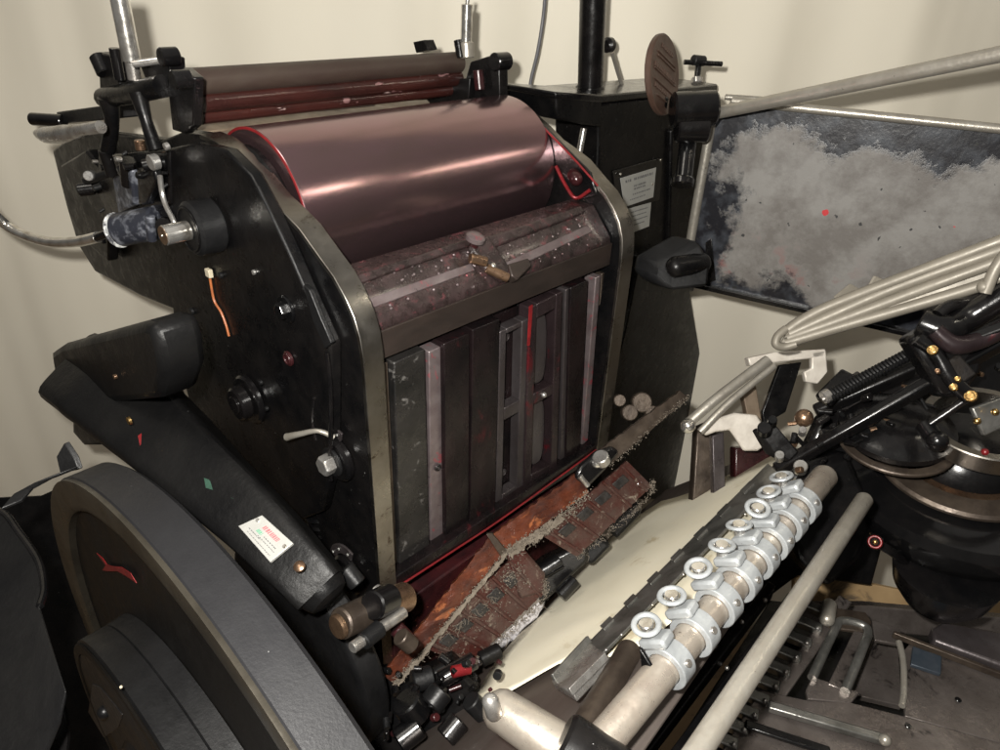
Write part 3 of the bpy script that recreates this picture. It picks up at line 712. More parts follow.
# ================================================================== COLUMN ON THE RIGHT
col = empty('feed_column', B(640,300,.2)); col.parent = press; col.location = W['feed_column']-W['printing_press']
MB().slab(BQ([(599,104),(676,95),(672,150),(668,262),(598,262)], .2), (0,.10,0)).build('column_head', 'black_paint', col, .004)
MB().slab(BQ([(556,93),(602,96),(602,128),(558,120)], .19), (0,.11,0)).build('head_block', 'black_paint', col, .004)
MB().slab(BQ([(556,92),(602,95),(718,84),(718,91),(602,103),(556,99)], .188), (0,.13,0)).build('head_cap', 'black_gloss', col, .003)
MB().slab(BQ([(640,255),(668,250),(690,288),(704,372),(702,420),(690,500),(600,500),(600,430),(625,330)], .17), (0,.16,0)).build('column_body', 'black_paint', col, .006)
MB().slab(BQ([(672,130),(712,122),(706,240),(694,292),(668,292)], .19), (0,.06,0)).build('column_rib', 'black_paint', col, .005)
MB().tube(BQ([(598,106),(598,140),(597,168)], .196), .002, 8).build('bright_edge', 'cast_iron', col, 0)
lab1 = BQ([(619,178),(655,167),(652,197),(623,207)], .1985); lab2 = BQ([(625,209),(650,202),(648,226),(630,233)], .1985)
MB().slab(BQ([(612,171),(662,157),(659,200),(617,211)], .199), (0,-.002,0)).build('plate_backing', 'black_gloss', col, .001)
l1 = MB().slab([p+V((0,-.002,0)) for p in lab1], (0,-.0012,0)).build('rating_plate', 'label_white', col, .0005)
l2 = MB().slab([p+V((0,-.002,0)) for p in lab2], (0,-.0012,0)).build('rating_plate', 'label_white', col, .0005)
q1 = [p+V((0,-.0033,0)) for p in (lab1[0], lab1[3], lab1[2], lab1[1])]
q2 = [p+V((0,-.0033,0)) for p in (lab2[0], lab2[3], lab2[2], lab2[1])]
marks(q1, V((0,-1,0)), [(.12,.28,.12,.2),(.36,.9,.12,.2),(.35,.7,.36,.42),(.35,.7,.46,.52),(.3,.85,.64,.68),(.2,.7,.80,.83)], l1, 'label_mark')
marks(q2, V((0,-1,0)), [(.15,.85,.15,.19),(.15,.8,.32,.36),(.15,.85,.5,.54),(.2,.7,.68,.72)], l2, 'label_mark')
for u, v in ((617,193),(652,184),(620,174),(660,160)):
    p = B(u, v, .194); MB().cyl(p, p+V((0,-.002,0)), .0026, n=12).build('rivet', 'chrome', col, 0)
t0 = B(594,-30,.26); t1 = B(590,94,.26); MB().cyl(t0, t1, pxr(12.5, t1)).build('upright_tube', 'black_gloss', col, 0)
MB().cyl(B(589,86,.26), B(589,98,.26), pxr(15, t1)).build('tube_collar', 'black_paint', col, 0)
p = B(609,45,.27); MB().lathe(p+V((-.01,0,0)), XV, [(0,.008),(.004,.013),(.014,.013),(.018,.008)], 24).build('knob', 'black_gloss', col, 0)
MB().tube([B(612,52,.27), B(618,72,.27), B(626,98,.27)], .004, 10).build('knob_lever', 'dull_tube', col, 0)
MB().cyl(B(584,128,.22), B(579,155,.22), .006).build('lower_pin', 'steel', col, 0)
MB().slab(BQ([(582,126),(594,128),(590,150),(583,148)], .25), (0,.02,0)).build('lower_lug', 'black_paint', col, .001)
# round brown plaque
pc = D(664,75,1.12); pn_ = (RM @ V((.82,-.12,.56))).normalized()
au = (RM @ V((.0,1,0))); au = (au-pn_*au.dot(pn_)).normalized(); aw = pn_.cross(au)
Rp = pxr(38, pc)
pl = MB().lathe(pc-pn_*.008, pn_, [(0,Rp*.97),(.002,Rp),(.008,Rp),(.010,Rp*.96),(.0095,Rp*.88)], 64).build('round_plaque', 'plaque_brown', col, 0)
for i, (h_, w0) in enumerate(((.62,.35),(.40,.62),(.30,.60),(.05,.72),(-.05,.72),(-.30,.66),(-.42,.60),(-.62,.35))):
    c = pc+pn_*.0022+au*Rp*h_
    if i in (1, 2, 4, 5, 7): MB().box(c, aw*Rp*w0, au*Rp*.018, pn_*.0014).build('raised_bar', 'plaque_brown', pl, .0006)
    else:
        o = MB(); s_ = -w0
        while s_ < w0:
            ww = random.uniform(.05,.11); o.box(c+aw*Rp*(s_+ww/2), aw*Rp*ww*.45, au*Rp*.055, pn_*.0012); s_ += ww+.035
        o.build('raised_lettering', 'plaque_brown', pl, .0004)
MB().cyl(D(662,108,1.14), D(664,98,1.14), .008).build('plaque_stem', 'black_gloss', col, 0)
# tee fitting
tf = MB(); tf.cyl(D(697,80,1.2), D(699,60,1.2), .0055); tf = tf.build('tee_fitting', 'black_gloss', col, 0)
MB().cyl(D(684,62,1.19), D(722,64,1.2), .0042).build('tee_arm', 'black_gloss', tf, 0)
MB().cyl(D(693,60,1.19), D(704,61,1.2), .0085).build('tee_collar', 'cast_iron', tf, 0)
MB().cyl(D(697,84,1.2), D(697,78,1.2), .010).build('tee_base', 'steel', tf, 0)
# rod clamp barrel
cb = MB().cyl(D(672,110,1.12), D(716,108,1.12), pxr(17, D(700,110,1.12))).build('clamp_barrel', 'black_gloss', col, 0)
MB().cyl(D(676,128,1.13), D(708,128,1.13), pxr(14, D(700,110,1.12))).build('clamp_barrel', 'black_gloss', col, 0)
MB().cyl(D(688,140,1.16), D(683,184,1.16), .014).cyl(D(683,178,1.15), D(682,186,1.15), .019).build('clamp_post', 'black_gloss', col, 0)
MB().slab([D(660,262,1.14), D(700,240,1.14), D(712,262,1.14), D(710,288,1.14), D(672,292,1.14), D(656,280,1.14)], V((0,.05,0))).build('tray_pivot', 'cast_iron', col, .008)
MB().rod(D(668,268,1.12), D(708,262,1.16), .018, n=32).build('pivot_barrel', 'black_paint', col, 0)

# ================================================================== INK TRAY BOARD
tb0 = A(712,125,.8); dT = V((.27017,-.96281,0)); nT = V((-.96281,-.27017,0))
def TP(u, v, o=0.0): return PL(u, v, tb0+nT*o, nT)
tr = empty('side_tray', TP(850,200)); tr.parent = press; tr.location = W['side_tray']-W['printing_press']
MB().slab([TP(714,118), TP(735,104), TP(1060,138), TP(1060,370), TP(692,286), TP(690,262)], nT*-.006).build('tray_board', 'tray_face', tr, .002)
MB().cyl(TP(732,101,.003), TP(1060,135,.003), .0072).build('tray_rail', 'dull_tube', tr, 0)
MB().cyl(TP(711,124,.003), TP(690,243,.003), .0085).build('tray_rail', 'dull_tube', tr, 0)
MB().bar(TP(692,284,.004), TP(1060,368,.004), nT, .010, .012).build('tray_ledge', 'black_gloss', tr, .002)
MB().slab([TP(706,242,.001), TP(712,238,.001), TP(716,280,.001), TP(706,283,.001)], nT*.004).build('tray_bracket', 'black_gloss', tr, .001)
# long feed rod
MB().cyl(D(716,113,1.13), D(1040,46,.80), .0098, .0098).build('long_rod', 'dull_tube', press, 0)
MB().cyl(D(725,97,1.22), D(800,102,1.20), .005).build('rear_stay', 'dull_tube', press, 0)

# ================================================================== RIBBED HOPPER
hp = empty('ribbed_guide', D(880,300,.95)); hp.parent = press; hp.location = W['ribbed_guide']-W['printing_press']
def HD(u, v, o=0): return D(u, v, .995-.17*max(0,(u-784))/256.+o)
MB().slab([HD(u, v, .003) for u, v in [(780,343),(786,333),(806,317),(850,297),(1040,225),(1040,264),(988,285),(920,306),(850,326),(796,345)]], RM @ V((0,-.003,-.006))).build('guide_sheet', 'hopper', hp, .002)
ribs = [[(784,333),(806,318),(850,298),(1040,226)], [(790,334),(830,316),(900,286),(1040,236)], [(788,338),(840,320),(920,290),(1040,246)], [(786,343),(850,324),(920,304),(988,283),(1040,262)]]
for i, r in enumerate(ribs):
    n_ = len(r); MB().tube([D(u, v, .995-.17*max(0,(u-784))/256.) for u, v in r], .0078, 12).build('rib', 'hopper', hp, 0)
MB().tube([D(786,329,.99), D(778,336,.99), D(776,344,.99), D(784,347,.99), D(796,344,.985)], .0062, 12).build('rib_nose', 'hopper', hp, 0)
MB().tube([D(985,293,.84), D(996,268,.83), D(1012,246,.82)], .007, 12).build('end_stay', 'hopper', hp, 0)
MB().ball(D(984,287,.84), .008).build('end_ball', 'hopper', hp, 0)
MB().slab([D(835,298,1.0), D(852,284,1.0), D(862,290,1.0), D(850,302,1.0)], V((0,.004,0))).build('sheet_wing', 'hopper', hp, .002)
MB().slab([D(868,290,.98), D(876,276,.98), D(890,282,.98), D(884,294,.98)], V((0,.004,0))).build('sheet_wing', 'hopper', hp, .002)

# ================================================================== GRIPPER HEAD (far right)
gh = empty('gripper_head', D(930,450,1.0)); gh.parent = press; gh.location = W['gripper_head']-W['printing_press']
up = (RM @ V((-.12,.80,.58))).normalized()
bc = D(960,468,1.02)
def radial(u, v, d): return D(u, v, d)
MB().lathe(bc-up*.20, up, [(0,.03),(.01,.055),(.05,.085),(.09,.118),(.13,.150),(.165,.166),(.185,.168),(.198,.160),(.205,.12)], 80).build('gripper_bowl', 'bowl_black', gh, 0)
MB().cyl(bc, bc+up*.018, .095, n=64).build('hub_ring', 'bronze', gh, 0)
MB().band(D(982,436,.95), up, .026, .078, .066, 72).build('index_ring', 'edge_steel', gh, 0)
MB().band(bc+up*.010, up, .012, .118, .085, 64).build('hub_flange', 'brown_steel', gh, 0)
MB().cyl(bc+up*.018, bc+up*.055, .078, .07, n=64).build('hub_cap', 'black_gloss', gh, 0)
MB().lathe(D(895,432,.98), up, [(0,.065),(.004,.074),(.012,.074),(.016,.066),(.030,.05),(.034,.03)], 64).build('cam_disc', 'black_gloss', gh, 0)
MB().band(D(895,440,.975), up, .006, .076, .064, 64).build('cam_ring', 'brown_steel', gh, 0)
back0 = (RM @ V((0,0,-1)))
def gb(p, q, w, h, name, m, dp=.95, dq=.9, bev=.002):
    a, b = D(*p, dp), D(*q, dq); return MB().bar(a, b, (CAM-a).normalized()+RM @ V((-.5,.75,0)), h, w).build(name, m, gh, bev)
gb((776,470),(1030,326),.020,.016,'lower_beam','black_gloss',.98,.86,.004)
gb((800,452),(1030,318),.005,.010,'beam_flat','cast_iron',1.0,.9)
gb((815,412),(1030,318),.022,.016,'beam_web','black_paint',1.02,.93,.004)
gb((822,402),(850,374),.016,.024,'spring_bracket','black_gloss',.97,.97,.004)
gb((838,392),(862,376),.012,.016,'bracket_slot','pocket',.962,.962,.002)
MB().spring(D(828,397,.95), D(914,352,.92), .0072, .0023, 26).build('coil_spring', 'cast_iron', gh, 0)
MB().cyl(D(822,400,.95), D(920,349,.92), .0042).build('spring_rod', 'steel', gh, 0)
MB().cyl(D(823,398,.95), D(830,394,.95), .0095).build('spring_collar', 'steel', gh, 0)
MB().ball(D(804,418,.95), .0125).build('ball_knob', 'bronze', gh, 0)
MB().tube([D(788,424,.96), D(796,423,.955), D(804,418,.95)], .003, 8).build('knob_rod', 'bronze', gh, 0)
for (u, v, r, m) in ((764,432,9,'black_gloss'),(802,434,5,'steel'),(779,459,6,'steel'),(772,424,6,'black_gloss'),(883,373,6,'black_gloss'),(800,470,9,'chrome')):
    a = D(u, v, .95); MB().cyl(a, a+(up*.7+(CAM-a).normalized()*.6)*.012, pxr(r*.75, a)).build('bolt_head', m, gh, 0)
MB().slab([D(758,428,.97), D(776,424,.97), D(800,452,.96), D(790,462,.96), D(772,452,.97)], V((0,.01,-.008))).build('beam_tip', 'black_paint', gh, .003)
MB().slab([D(*p, 1.04) for p in [(822,418),(845,392),(880,380),(925,352),(1040,300),(1040,450),(900,475),(826,474),(806,452)]], back0*.03).build('head_plate', 'black_gloss', gh, .006)
# main gripper casting with rounded lugs
MB().slab([D(*p, .88) for p in [(909,338),(938,322),(958,316),(985,352),(983,372),(966,396),(945,398),(930,372)]], (RM @ V((0,0,-1)))*.035).build('gripper_casting', 'black_gloss', gh, .008)
MB().slab([D(*p, .86) for p in [(940,366),(960,354),(978,374),(960,386)]], (RM @ V((0,0,-1)))*.01).build('casting_window', 'pocket', gh, .003)
MB().tube([D(917,338,.87), D(935,352,.865), D(950,378,.86), D(968,396,.86)], [.010,.009,.009,.010], 14).build('casting_rib', 'black_gloss', gh, 0)
MB().tube([D(920,322,.88), D(945,330,.87), D(968,318,.87), D(1010,292,.84)], [.016,.020,.018,.016], 16).build('casting_arm', 'black_gloss', gh, 0)
MB().tube([D(935,330,.86), D(955,345,.855), D(985,338,.85), D(1020,318,.83)], [.010,.012,.011,.010], 14).build('casting_arm', 'dark_frame', gh, 0)
MB().tube([D(938,315,.87), D(950,306,.87), D(975,300,.87), D(1020,278,.85)], .008, 12).build('pull_rod', 'black_gloss', gh, 0)
gb((965,342),(1030,318),.014,.012,'upper_flat','cast_iron',.86,.82)
for u, v, r, m in ((933,351,6,'brass'),(971,397,7,'brass'),(954,388,4.5,'brass'),(958,380,3.5,'brass'),(938,372,3,'bronze')):
    a = D(u, v, .85); fd = (up*.5-(RM@V((1,0,0)))*.35+(CAM-a).normalized()*.6).normalized(); s_ = MB().cyl(a, a+fd*.005, pxr(r*.85, a)); s_.ring(a+fd*.005, fd, pxr(r*.55, a), .001); s_.build('brass_screw', m, gh, 0)
MB().tube([D(968,398,.87), D(948,412,.88), D(930,424,.89)], .005, 12).build('ball_link', 'black_gloss', gh, 0)
MB().cyl(D(924,424,.90), D(938,444,.88), .012).build('ball_joint', 'black_gloss', gh, 0)
MB().ball(D(937,441,.88), .0135).build('ball_joint', 'black_gloss', gh, 0)
MB().slab([D(*p, .87) for p in [(972,408),(1012,394),(1012,424),(985,436)]], (RM @ V((0,0,-1)))*.008).build('key_plate', 'gauge_steel', gh, .002)
for u, v in ((977,421),(995,412),(985,452)):
    a = D(u, v, .86); MB().ball(a, .0045).build('brass_ball', 'brass' if v < 440 else 'red_ink', gh, 0)
a = D(875,542,.92); MB().ball(a, pxr(8, a)).build('marked_bolt', 'black_paint', gh, 0); MB().ring(a+(CAM-a).normalized()*.0102, CAM-a, pxr(5.5, a), .0016).build('red_ring', 'bright_red', gh, 0); MB().ball(a+(CAM-a).normalized()*.010, .0035).build('bolt_tip', 'brass', gh, 0)
MB().tube([D(880,545,.94), D(892,552,.95), D(905,562,.98)], .006, 10).build('bolt_shank', 'black_gloss', gh, 0)
MB().slab([D(*p, 1.0) for p in [(790,470),(850,450),(880,520),(862,560),(830,590),(800,560),(780,520)]], (RM @ V((0,0,-1)))*.08).build('head_bracket', 'black_paint', gh, .012)
MB().lathe(D(938,592,1.0)-up*.02, up, [(0,.02),(.01,.045),(.04,.062),(.08,.07)], 48).build('bowl_foot', 'black_gloss', gh, 0)
for u, v, s_ in ((940,521,6),(989,494,4),(983,500,2.5)):
    pass
for i in range(46):
    u = random.uniform(790,1000); v = 470-(u-776)*.57+random.uniform(-26,26); a = D(u, v, random.uniform(.93,1.0)); d_ = V((random.uniform(-1,1), random.uniform(-1,1), random.uniform(-1,1))).normalized()
    MB().cyl(a, a+d_*random.uniform(.006,.02), random.uniform(.002,.006), n=14).build('small_fastener', random.choice(['black_gloss','black_gloss','cast_iron','bronze']), gh, 0)

# white lever group near the centre
lv = empty('release_lever', D(740,420,1.1)); lv.parent = press; lv.location = W['release_lever']-W['printing_press']
back_ = (RM @ V((0,0,-1)))
lvp = [(700,430),(712,420),(735,413),(757,415),(763,424),(761,432),(765,446),(758,451),(744,451),(737,440),(730,430),(716,432),(706,436)]
MB().slab([D(u, v, 1.12) for u, v in lvp], back_*.010).build('lever_plate', 'lever_white', lv, .003)
MB().tube([D(686,425,1.1), D(720,396,1.1), D(768,360,1.11)], [.0085,.0085,.0085], 14).tube([D(700,432,1.1), D(730,402,1.1), D(774,366,1.11)], [.006,.006,.006], 14).build('lever_bar', 'dull_tube', lv, 0)
MB().ball(D(688,426,1.09), .012).build('lever_end', 'chrome', lv, 0)
MB().slab([D(u, v, 1.15) for u, v in [(748,358),(775,352),(826,349),(824,357),(780,362),(750,366)]], back_*.02).build('bracket_top', 'lever_white', lv, .002)
MB().slab([D(u, v, 1.15) for u, v in [(812,352),(826,350),(828,372),(818,384),(806,382),(804,372),(812,368)]], back_*.012).build('bracket_cheek', 'lever_white', lv, .002)
MB().slab([D(u, v, 1.16) for u, v in [(780,365),(802,362),(786,412),(764,425),(762,412)]], back_*.01).build('black_strap', 'black_paint', lv, .002)
MB().slab([D(u, v, 1.2) for u, v in [(742,390),(756,384),(762,420),(748,420)]], back_*.02).build('stay_plate', 'tan_grimy', lv, .002)
MB().slab([D(u, v, 1.2) for u, v in [(712,436),(724,432),(726,500),(714,505)]], back_*.02).build('stay_plate', 'panel_grey', lv, .002)
MB().slab([D(u, v, 1.22) for u, v in [(735,448),(775,446),(775,470),(735,490)]], back_*.03).build('stay_plate', 'maroon', lv, .003)
MB().slab([D(u, v, 1.24) for u, v in [(697,428),(716,420),(722,520),(690,540)]], back_*.03).build('stay_plate', 'brown_steel', lv, .003)
for u, v, r in ((640,402,10),(628,412,8),(650,412,7),(618,400,6)):
    a = D(u, v, 1.2); MB().cyl(a, a+back_*-.02, pxr(r, a)).build('pivot_nut', 'brown_steel', press, 0)

# ================================================================== PLATEN
PN = V((0,1.1,1)).normalized(); P0 = V((0,-.15,-.33))
def PT(u, v, o=0.0): return PL(u, v, P0+PN*o, PN)
pt_ = empty('platen', PT(640,600)); pt_.parent = press; pt_.location = W['platen']-W['printing_press']
ppoly = [(440,700),(600,545),(665,490),(790,440),(815,470),(610,745),(470,860),(400,760)]
MB().slab([PT(u, v, -.006) for u, v in ppoly], PN*-.03).build('platen_body', 'platen_steel', pt_, .003)
MB().cyl(PT(560,770,.004), PT(630,650,.004), .013).build('platen_bead', 'brown_steel', pt_, 0)
# gauge strip
gq = [(552,682),(566,690),(786,474),(768,462),(725,500),(600,636)]
gs = MB().slab([PT(u, v, .018) for u, v in [(588,642),(602,653),(780,474),(768,463),(700,530)]], PN*-.004).build('gauge_strip', 'gauge_steel', pt_, .001)
for i in range(7):
    t = i/6.; u = 612+t*140; v = 614-t*136; MB().slab([PT(u-11, v+14, .0175), PT(u-1, v+4, .0175), PT(u+3, v+7, .0175), PT(u-7, v+17, .0175)], PN*.003).build('gauge_tab', 'gauge_steel', gs, .0006)
for i in range(12):
    t = i/11.; p = PT(606+t*170, 650-t*166, .0185); MB().ball(p, .0018, n=8).build('gauge_rivet', 'steel', gs, 0)
ch = MB().slab([PT(551,681,.020), PT(572,693,.020), PT(608,656,.020), PT(588,640,.020)], PN*-.010).build('gauge_channel', 'steel', pt_, .0015)
MB().bar(PT(553,678,.023), PT(589,639,.023), PN, .004, .008).build('channel_wall', 'gauge_steel', ch, .0006)
MB().bar(PT(570,692,.023), PT(606,656,.023), PN, .004, .008).build('channel_wall', 'steel', ch, .0006)
# tympan bar with lint, clamp in the middle
tbm = empty('platen_bale', D(500,560,.98)); tbm.parent = press; tbm.location = W['platen_bale']-W['printing_press']
def dW(u): return .90+(u-388)/300.*.17
def TB(u, v, o=0.0): return D(u, v, dW(u)+o)
def rough_slab(poly, vec, sub, amp, name, m, parent):
    """quad strip tessellated and roughened"""
    (a, b, c, d) = poly; o = MB(); nu, nv = sub; vec = V(vec); vs = []; fs = []
    for j in range(nv+1):
        for i in range(nu+1):
            p = a.lerp(b, i/nu).lerp(d.lerp(c, i/nu), j/nv)
            k = noise.noise(p*70)*amp+noise.noise(p*210)*amp*.5
            e = (noise.noise(p*160+V((5,5,5))))*amp*1.6 if j in (0, nv) else 0
            vs.append(p-vec.normalized()*k+(d-a).normalized()*e)
    nb = len(vs); vs += [p+vec for p in vs]
    def id_(i, j): return j*(nu+1)+i
    for j in range(nv):
        for i in range(nu):
            fs.append((id_(i,j), id_(i+1,j), id_(i+1,j+1), id_(i,j+1))); fs.append((nb+id_(i,j+1), nb+id_(i+1,j+1), nb+id_(i+1,j), nb+id_(i,j)))
    for i in range(nu):
        fs.append((id_(i+1,0), id_(i,0), nb+id_(i,0), nb+id_(i+1,0))); fs.append((id_(i,nv), id_(i+1,nv), nb+id_(i+1,nv), nb+id_(i,nv)))
    for j in range(nv):
        fs.append((id_(0,j), id_(0,j+1), nb+id_(0,j+1), nb+id_(0,j))); fs.append((id_(nu,j+1), id_(nu,j), nb+id_(nu,j), nb+id_(nu,j+1)))
    return o.add(vs, fs).build(name, m, parent, 0, 50)
rough_slab([TB(382,674), TB(490,537), TB(504,553), TB(394,684)], back_*.012, (60,6), .0016, 'bale_bar', 'platen_bar', tbm)
rough_slab([TB(491,536), TB(576,474), TB(589,492), TB(505,553)], back_*.012, (50,6), .0016, 'bale_bar', 'platen_bar', tbm)
rough_slab([TB(600,450), TB(680,391), TB(689,398), TB(612,463)], back_*.012, (40,5), .0014, 'bale_bar', 'brown_steel', tbm)
MB().slab([TB(486,534,-.004), TB(492,533,-.004), TB(508,552,-.004), TB(500,556,-.004)], back_*.01).build('bar_seam', 'brown_steel', tbm, .001)
# clamp
MB().slab([TB(u, v, -.01) for u, v in [(574,478),(580,466),(596,452),(612,446),(620,452),(606,470),(588,488)]], back_*.02).build('bale_clamp', 'black_gloss', tbm, .005)
MB().cyl(TB(600,456,-.02), TB(603,462,-.012), .012).build('clamp_screw', 'steel', tbm, 0)
MB().ball(TB(597,463,-.014), .0075).build('clamp_screw', 'chrome', tbm, 0)
MB().cyl(TB(580,476,-.012), TB(588,486,-.012), .004).build('clamp_lip', 'steel', tbm, 0)
# hanging cell plates
def cells(poly, n_, name):
    a, b, c, d = [V((*q, 0)) for q in poly]
    dd = lambda p, o: D(p.x, p.y, dW(p.x)+o)
    nd = rough_slab([dd(a,.012), dd(b,.012), dd(c,.022), dd(d,.022)], back_*.008, (50,14), .0011, name, 'grimy_plate', tbm)
    for i in range(n_+1):
        t = (i+.3)/(n_+.6); p = a.lerp(b, t); q = d.lerp(c, t)
        MB().tube([dd(p,.006), dd(p.lerp(q,.5),.010), dd(q,.014)], .0028, 8).build('cell_rib', 'grimy_plate', nd, 0)
    for i in range(n_):
        ta, tb_ = (i+.48)/(n_+.6), (i+1.1)/(n_+.6)
        def cp(t, k_): p_ = a.lerp(b, t).lerp(d.lerp(c, t), k_); return dd(p_, .010)
        MB().slab([cp(ta,.22), cp(tb_,.22), cp(tb_,.46), cp(ta,.46)], back_*.003).build('cell_recess', 'pocket', nd, .0008)
        p = a.lerp(b, t).lerp(d.lerp(c, t), .70); k = dd(p,.014); MB().ring(k, V((0,-.5,.6))+V((random.uniform(-.3,.3),0,0)), random.uniform(.003,.0055), .0018, 14, 6).build('cell_hole', 'grimy_plate', nd, 0)
    return nd
cells([(420,646),(514,556),(545,592),(468,666)], 5, 'cell_plate')
cells([(541,535),(627,461),(652,486),(577,557)], 4, 'cell_plate')
MB().slab([TB(u, v, .01) for u, v in [(505,552),(520,545),(545,574),(546,592),(520,600)]], back_*.01).build('plate_corner', 'grimy_plate', tbm, .005)
rough_slab([TB(396,683,-.003), TB(506,552,-.003), TB(508,555,-.003), TB(399,687,-.003)], back_*.004, (120,2), .0022, 'lint_edge', 'lint', tbm)
rough_slab([TB(507,551,-.003), TB(560,515,-.003), TB(566,520,-.003), TB(512,558,-.003)], back_*.004, (70,3), .0035, 'lint_edge', 'lint', tbm)
# lint: fluff chunks along the bar edge and plate rims
ln = MB()
def chunk(m, p, s):
    ax, u, w = frame(V((random.uniform(-1,1), random.uniform(-1,1), random.uniform(-1,1)))); k = [random.uniform(.5,1.3)*s for _ in range(6)]
    m.add([p+ax*k[0], p-ax*k[1], p+u*k[2], p-u*k[3], p+w*k[4], p-w*k[5]], [(0,2,4),(0,4,3),(0,3,5),(0,5,2),(1,4,2),(1,3,4),(1,5,3),(1,2,5)])
def along(l, n_, jit, s, off=-.002):
    for _ in range(n_):
        t = random.random()*(len(l)-1); i = int(t); a = V((*l[i],0)).lerp(V((*l[i+1],0)), t-i)
        u = a.x+random.gauss(0,jit); v = a.y+random.gauss(0,jit); chunk(ln, TB(u, v, off+random.uniform(-.004,.004)), random.uniform(.4,1.3)*s*.62)
along([(394,684),(420,655),(504,553),(556,522)], 1116, 1.3, .0017)
along([(505,553),(530,540),(556,522),(590,492)], 756, 3.0, .0022)
along([(468,668),(500,640),(546,596),(545,580)], 468, 2.0, .0018, .006)
along([(440,660),(470,625),(500,600)], 288, 9, .0015, .010)
along([(577,558),(620,524),(653,492),(652,480)], 396, 1.6, .0016, .006)
along([(612,465),(660,420),(690,396)], 288, 1.6, .0016)
along([(505,580),(520,570)], 288, 8, .0018, .008)
for l_, n_ in (([(394,684),(420,655),(504,553),(556,522)], 70), ([(505,553),(530,540),(556,522),(590,492)], 50), ([(468,668),(500,640),(546,596)], 40), ([(577,558),(620,524),(653,492)], 30), ([(440,640),(500,590)], 30)):
    for _ in range(n_):
        t = random.random()*(len(l_)-1); i = int(t); a = V((*l_[i],0)).lerp(V((*l_[i+1],0)), t-i); p = TB(a.x+random.gauss(0,2), a.y+random.gauss(0,2), -.003)
        d1 = V((random.uniform(-1,1), random.uniform(-1,1), random.uniform(-1,.4)))*.007; d2 = V((random.uniform(-1,1), random.uniform(-1,1), random.uniform(-1,.4)))*.006
        ln.tube([p, p+d1, p+d1+d2], .00032, 4)
tag(ln.build('lint', 'lint', tbm, 0, 80), kind='stuff')
rs = MB(); sv = ln; ln = rs
along([(400,660),(450,600),(500,545),(560,495)], 360, 6, .0013, -.002)
tag(rs.build('ink_flakes', 'platen_bar', tbm, 0, 80), kind='stuff')
# dark blocks under the bale
for (poly, dpt, m) in (([(480,610),(545,560),(590,540),(588,562),(535,612),(490,650)], 1.08, 'black_gloss'), ([(560,545),(590,530),(612,545),(592,566)], 1.10, 'cast_iron'), ([(600,520),(640,500),(642,514),(617,540)], 1.14, 'black_paint'),
                       ([(395,690),(450,660),(480,690),(470,740),(400,780),(370,740)], .90, 'black_paint'), ([(360,680),(400,670),(400,760),(350,760)], .92, 'black_gloss')):
    MB().slab([D(u, v, dpt) for u, v in poly], back_*.04).build('lower_block', m, pt_, .006)
for (u0, v0, u1, v1, d_, r, m) in ((412,682,432,676,.86,11,'cast_iron'),(440,680,475,660,.87,9,'black_gloss'),(430,706,442,690,.84,13,'cast_iron'),(452,672,470,668,.85,6,'red_ink'),(405,700,418,716,.83,16,'black_gloss'),
                                   (560,596,575,580,1.05,7,'black_gloss'),(520,585,560,560,1.07,9,'black_gloss'),(398,742,420,725,.82,13,'black_gloss'),(470,700,486,716,.82,10,'cast_iron'),(445,738,460,720,.8,12,'black_gloss'),(480,660,500,650,.95,8,'black_paint')):
    MB().cyl(D(u0, v0, d_), D(u1, v1, d_+.01), pxr(r, D(u0, v0, d_))).build('lower_roller', m, pt_, 0)
for i in range(40):
    u = random.uniform(385,500); v = random.uniform(660,745); a = D(u, v, random.uniform(.83,.88)); d2 = V((random.uniform(-1,1), random.uniform(-1,1), random.uniform(-1,1))).normalized()
    MB().cyl(a, a+d2*random.uniform(.005,.016), random.uniform(.002,.0055), n=12).build('small_fastener', random.choice(['black_gloss','cast_iron','maroon','black_paint']), pt_, 0)

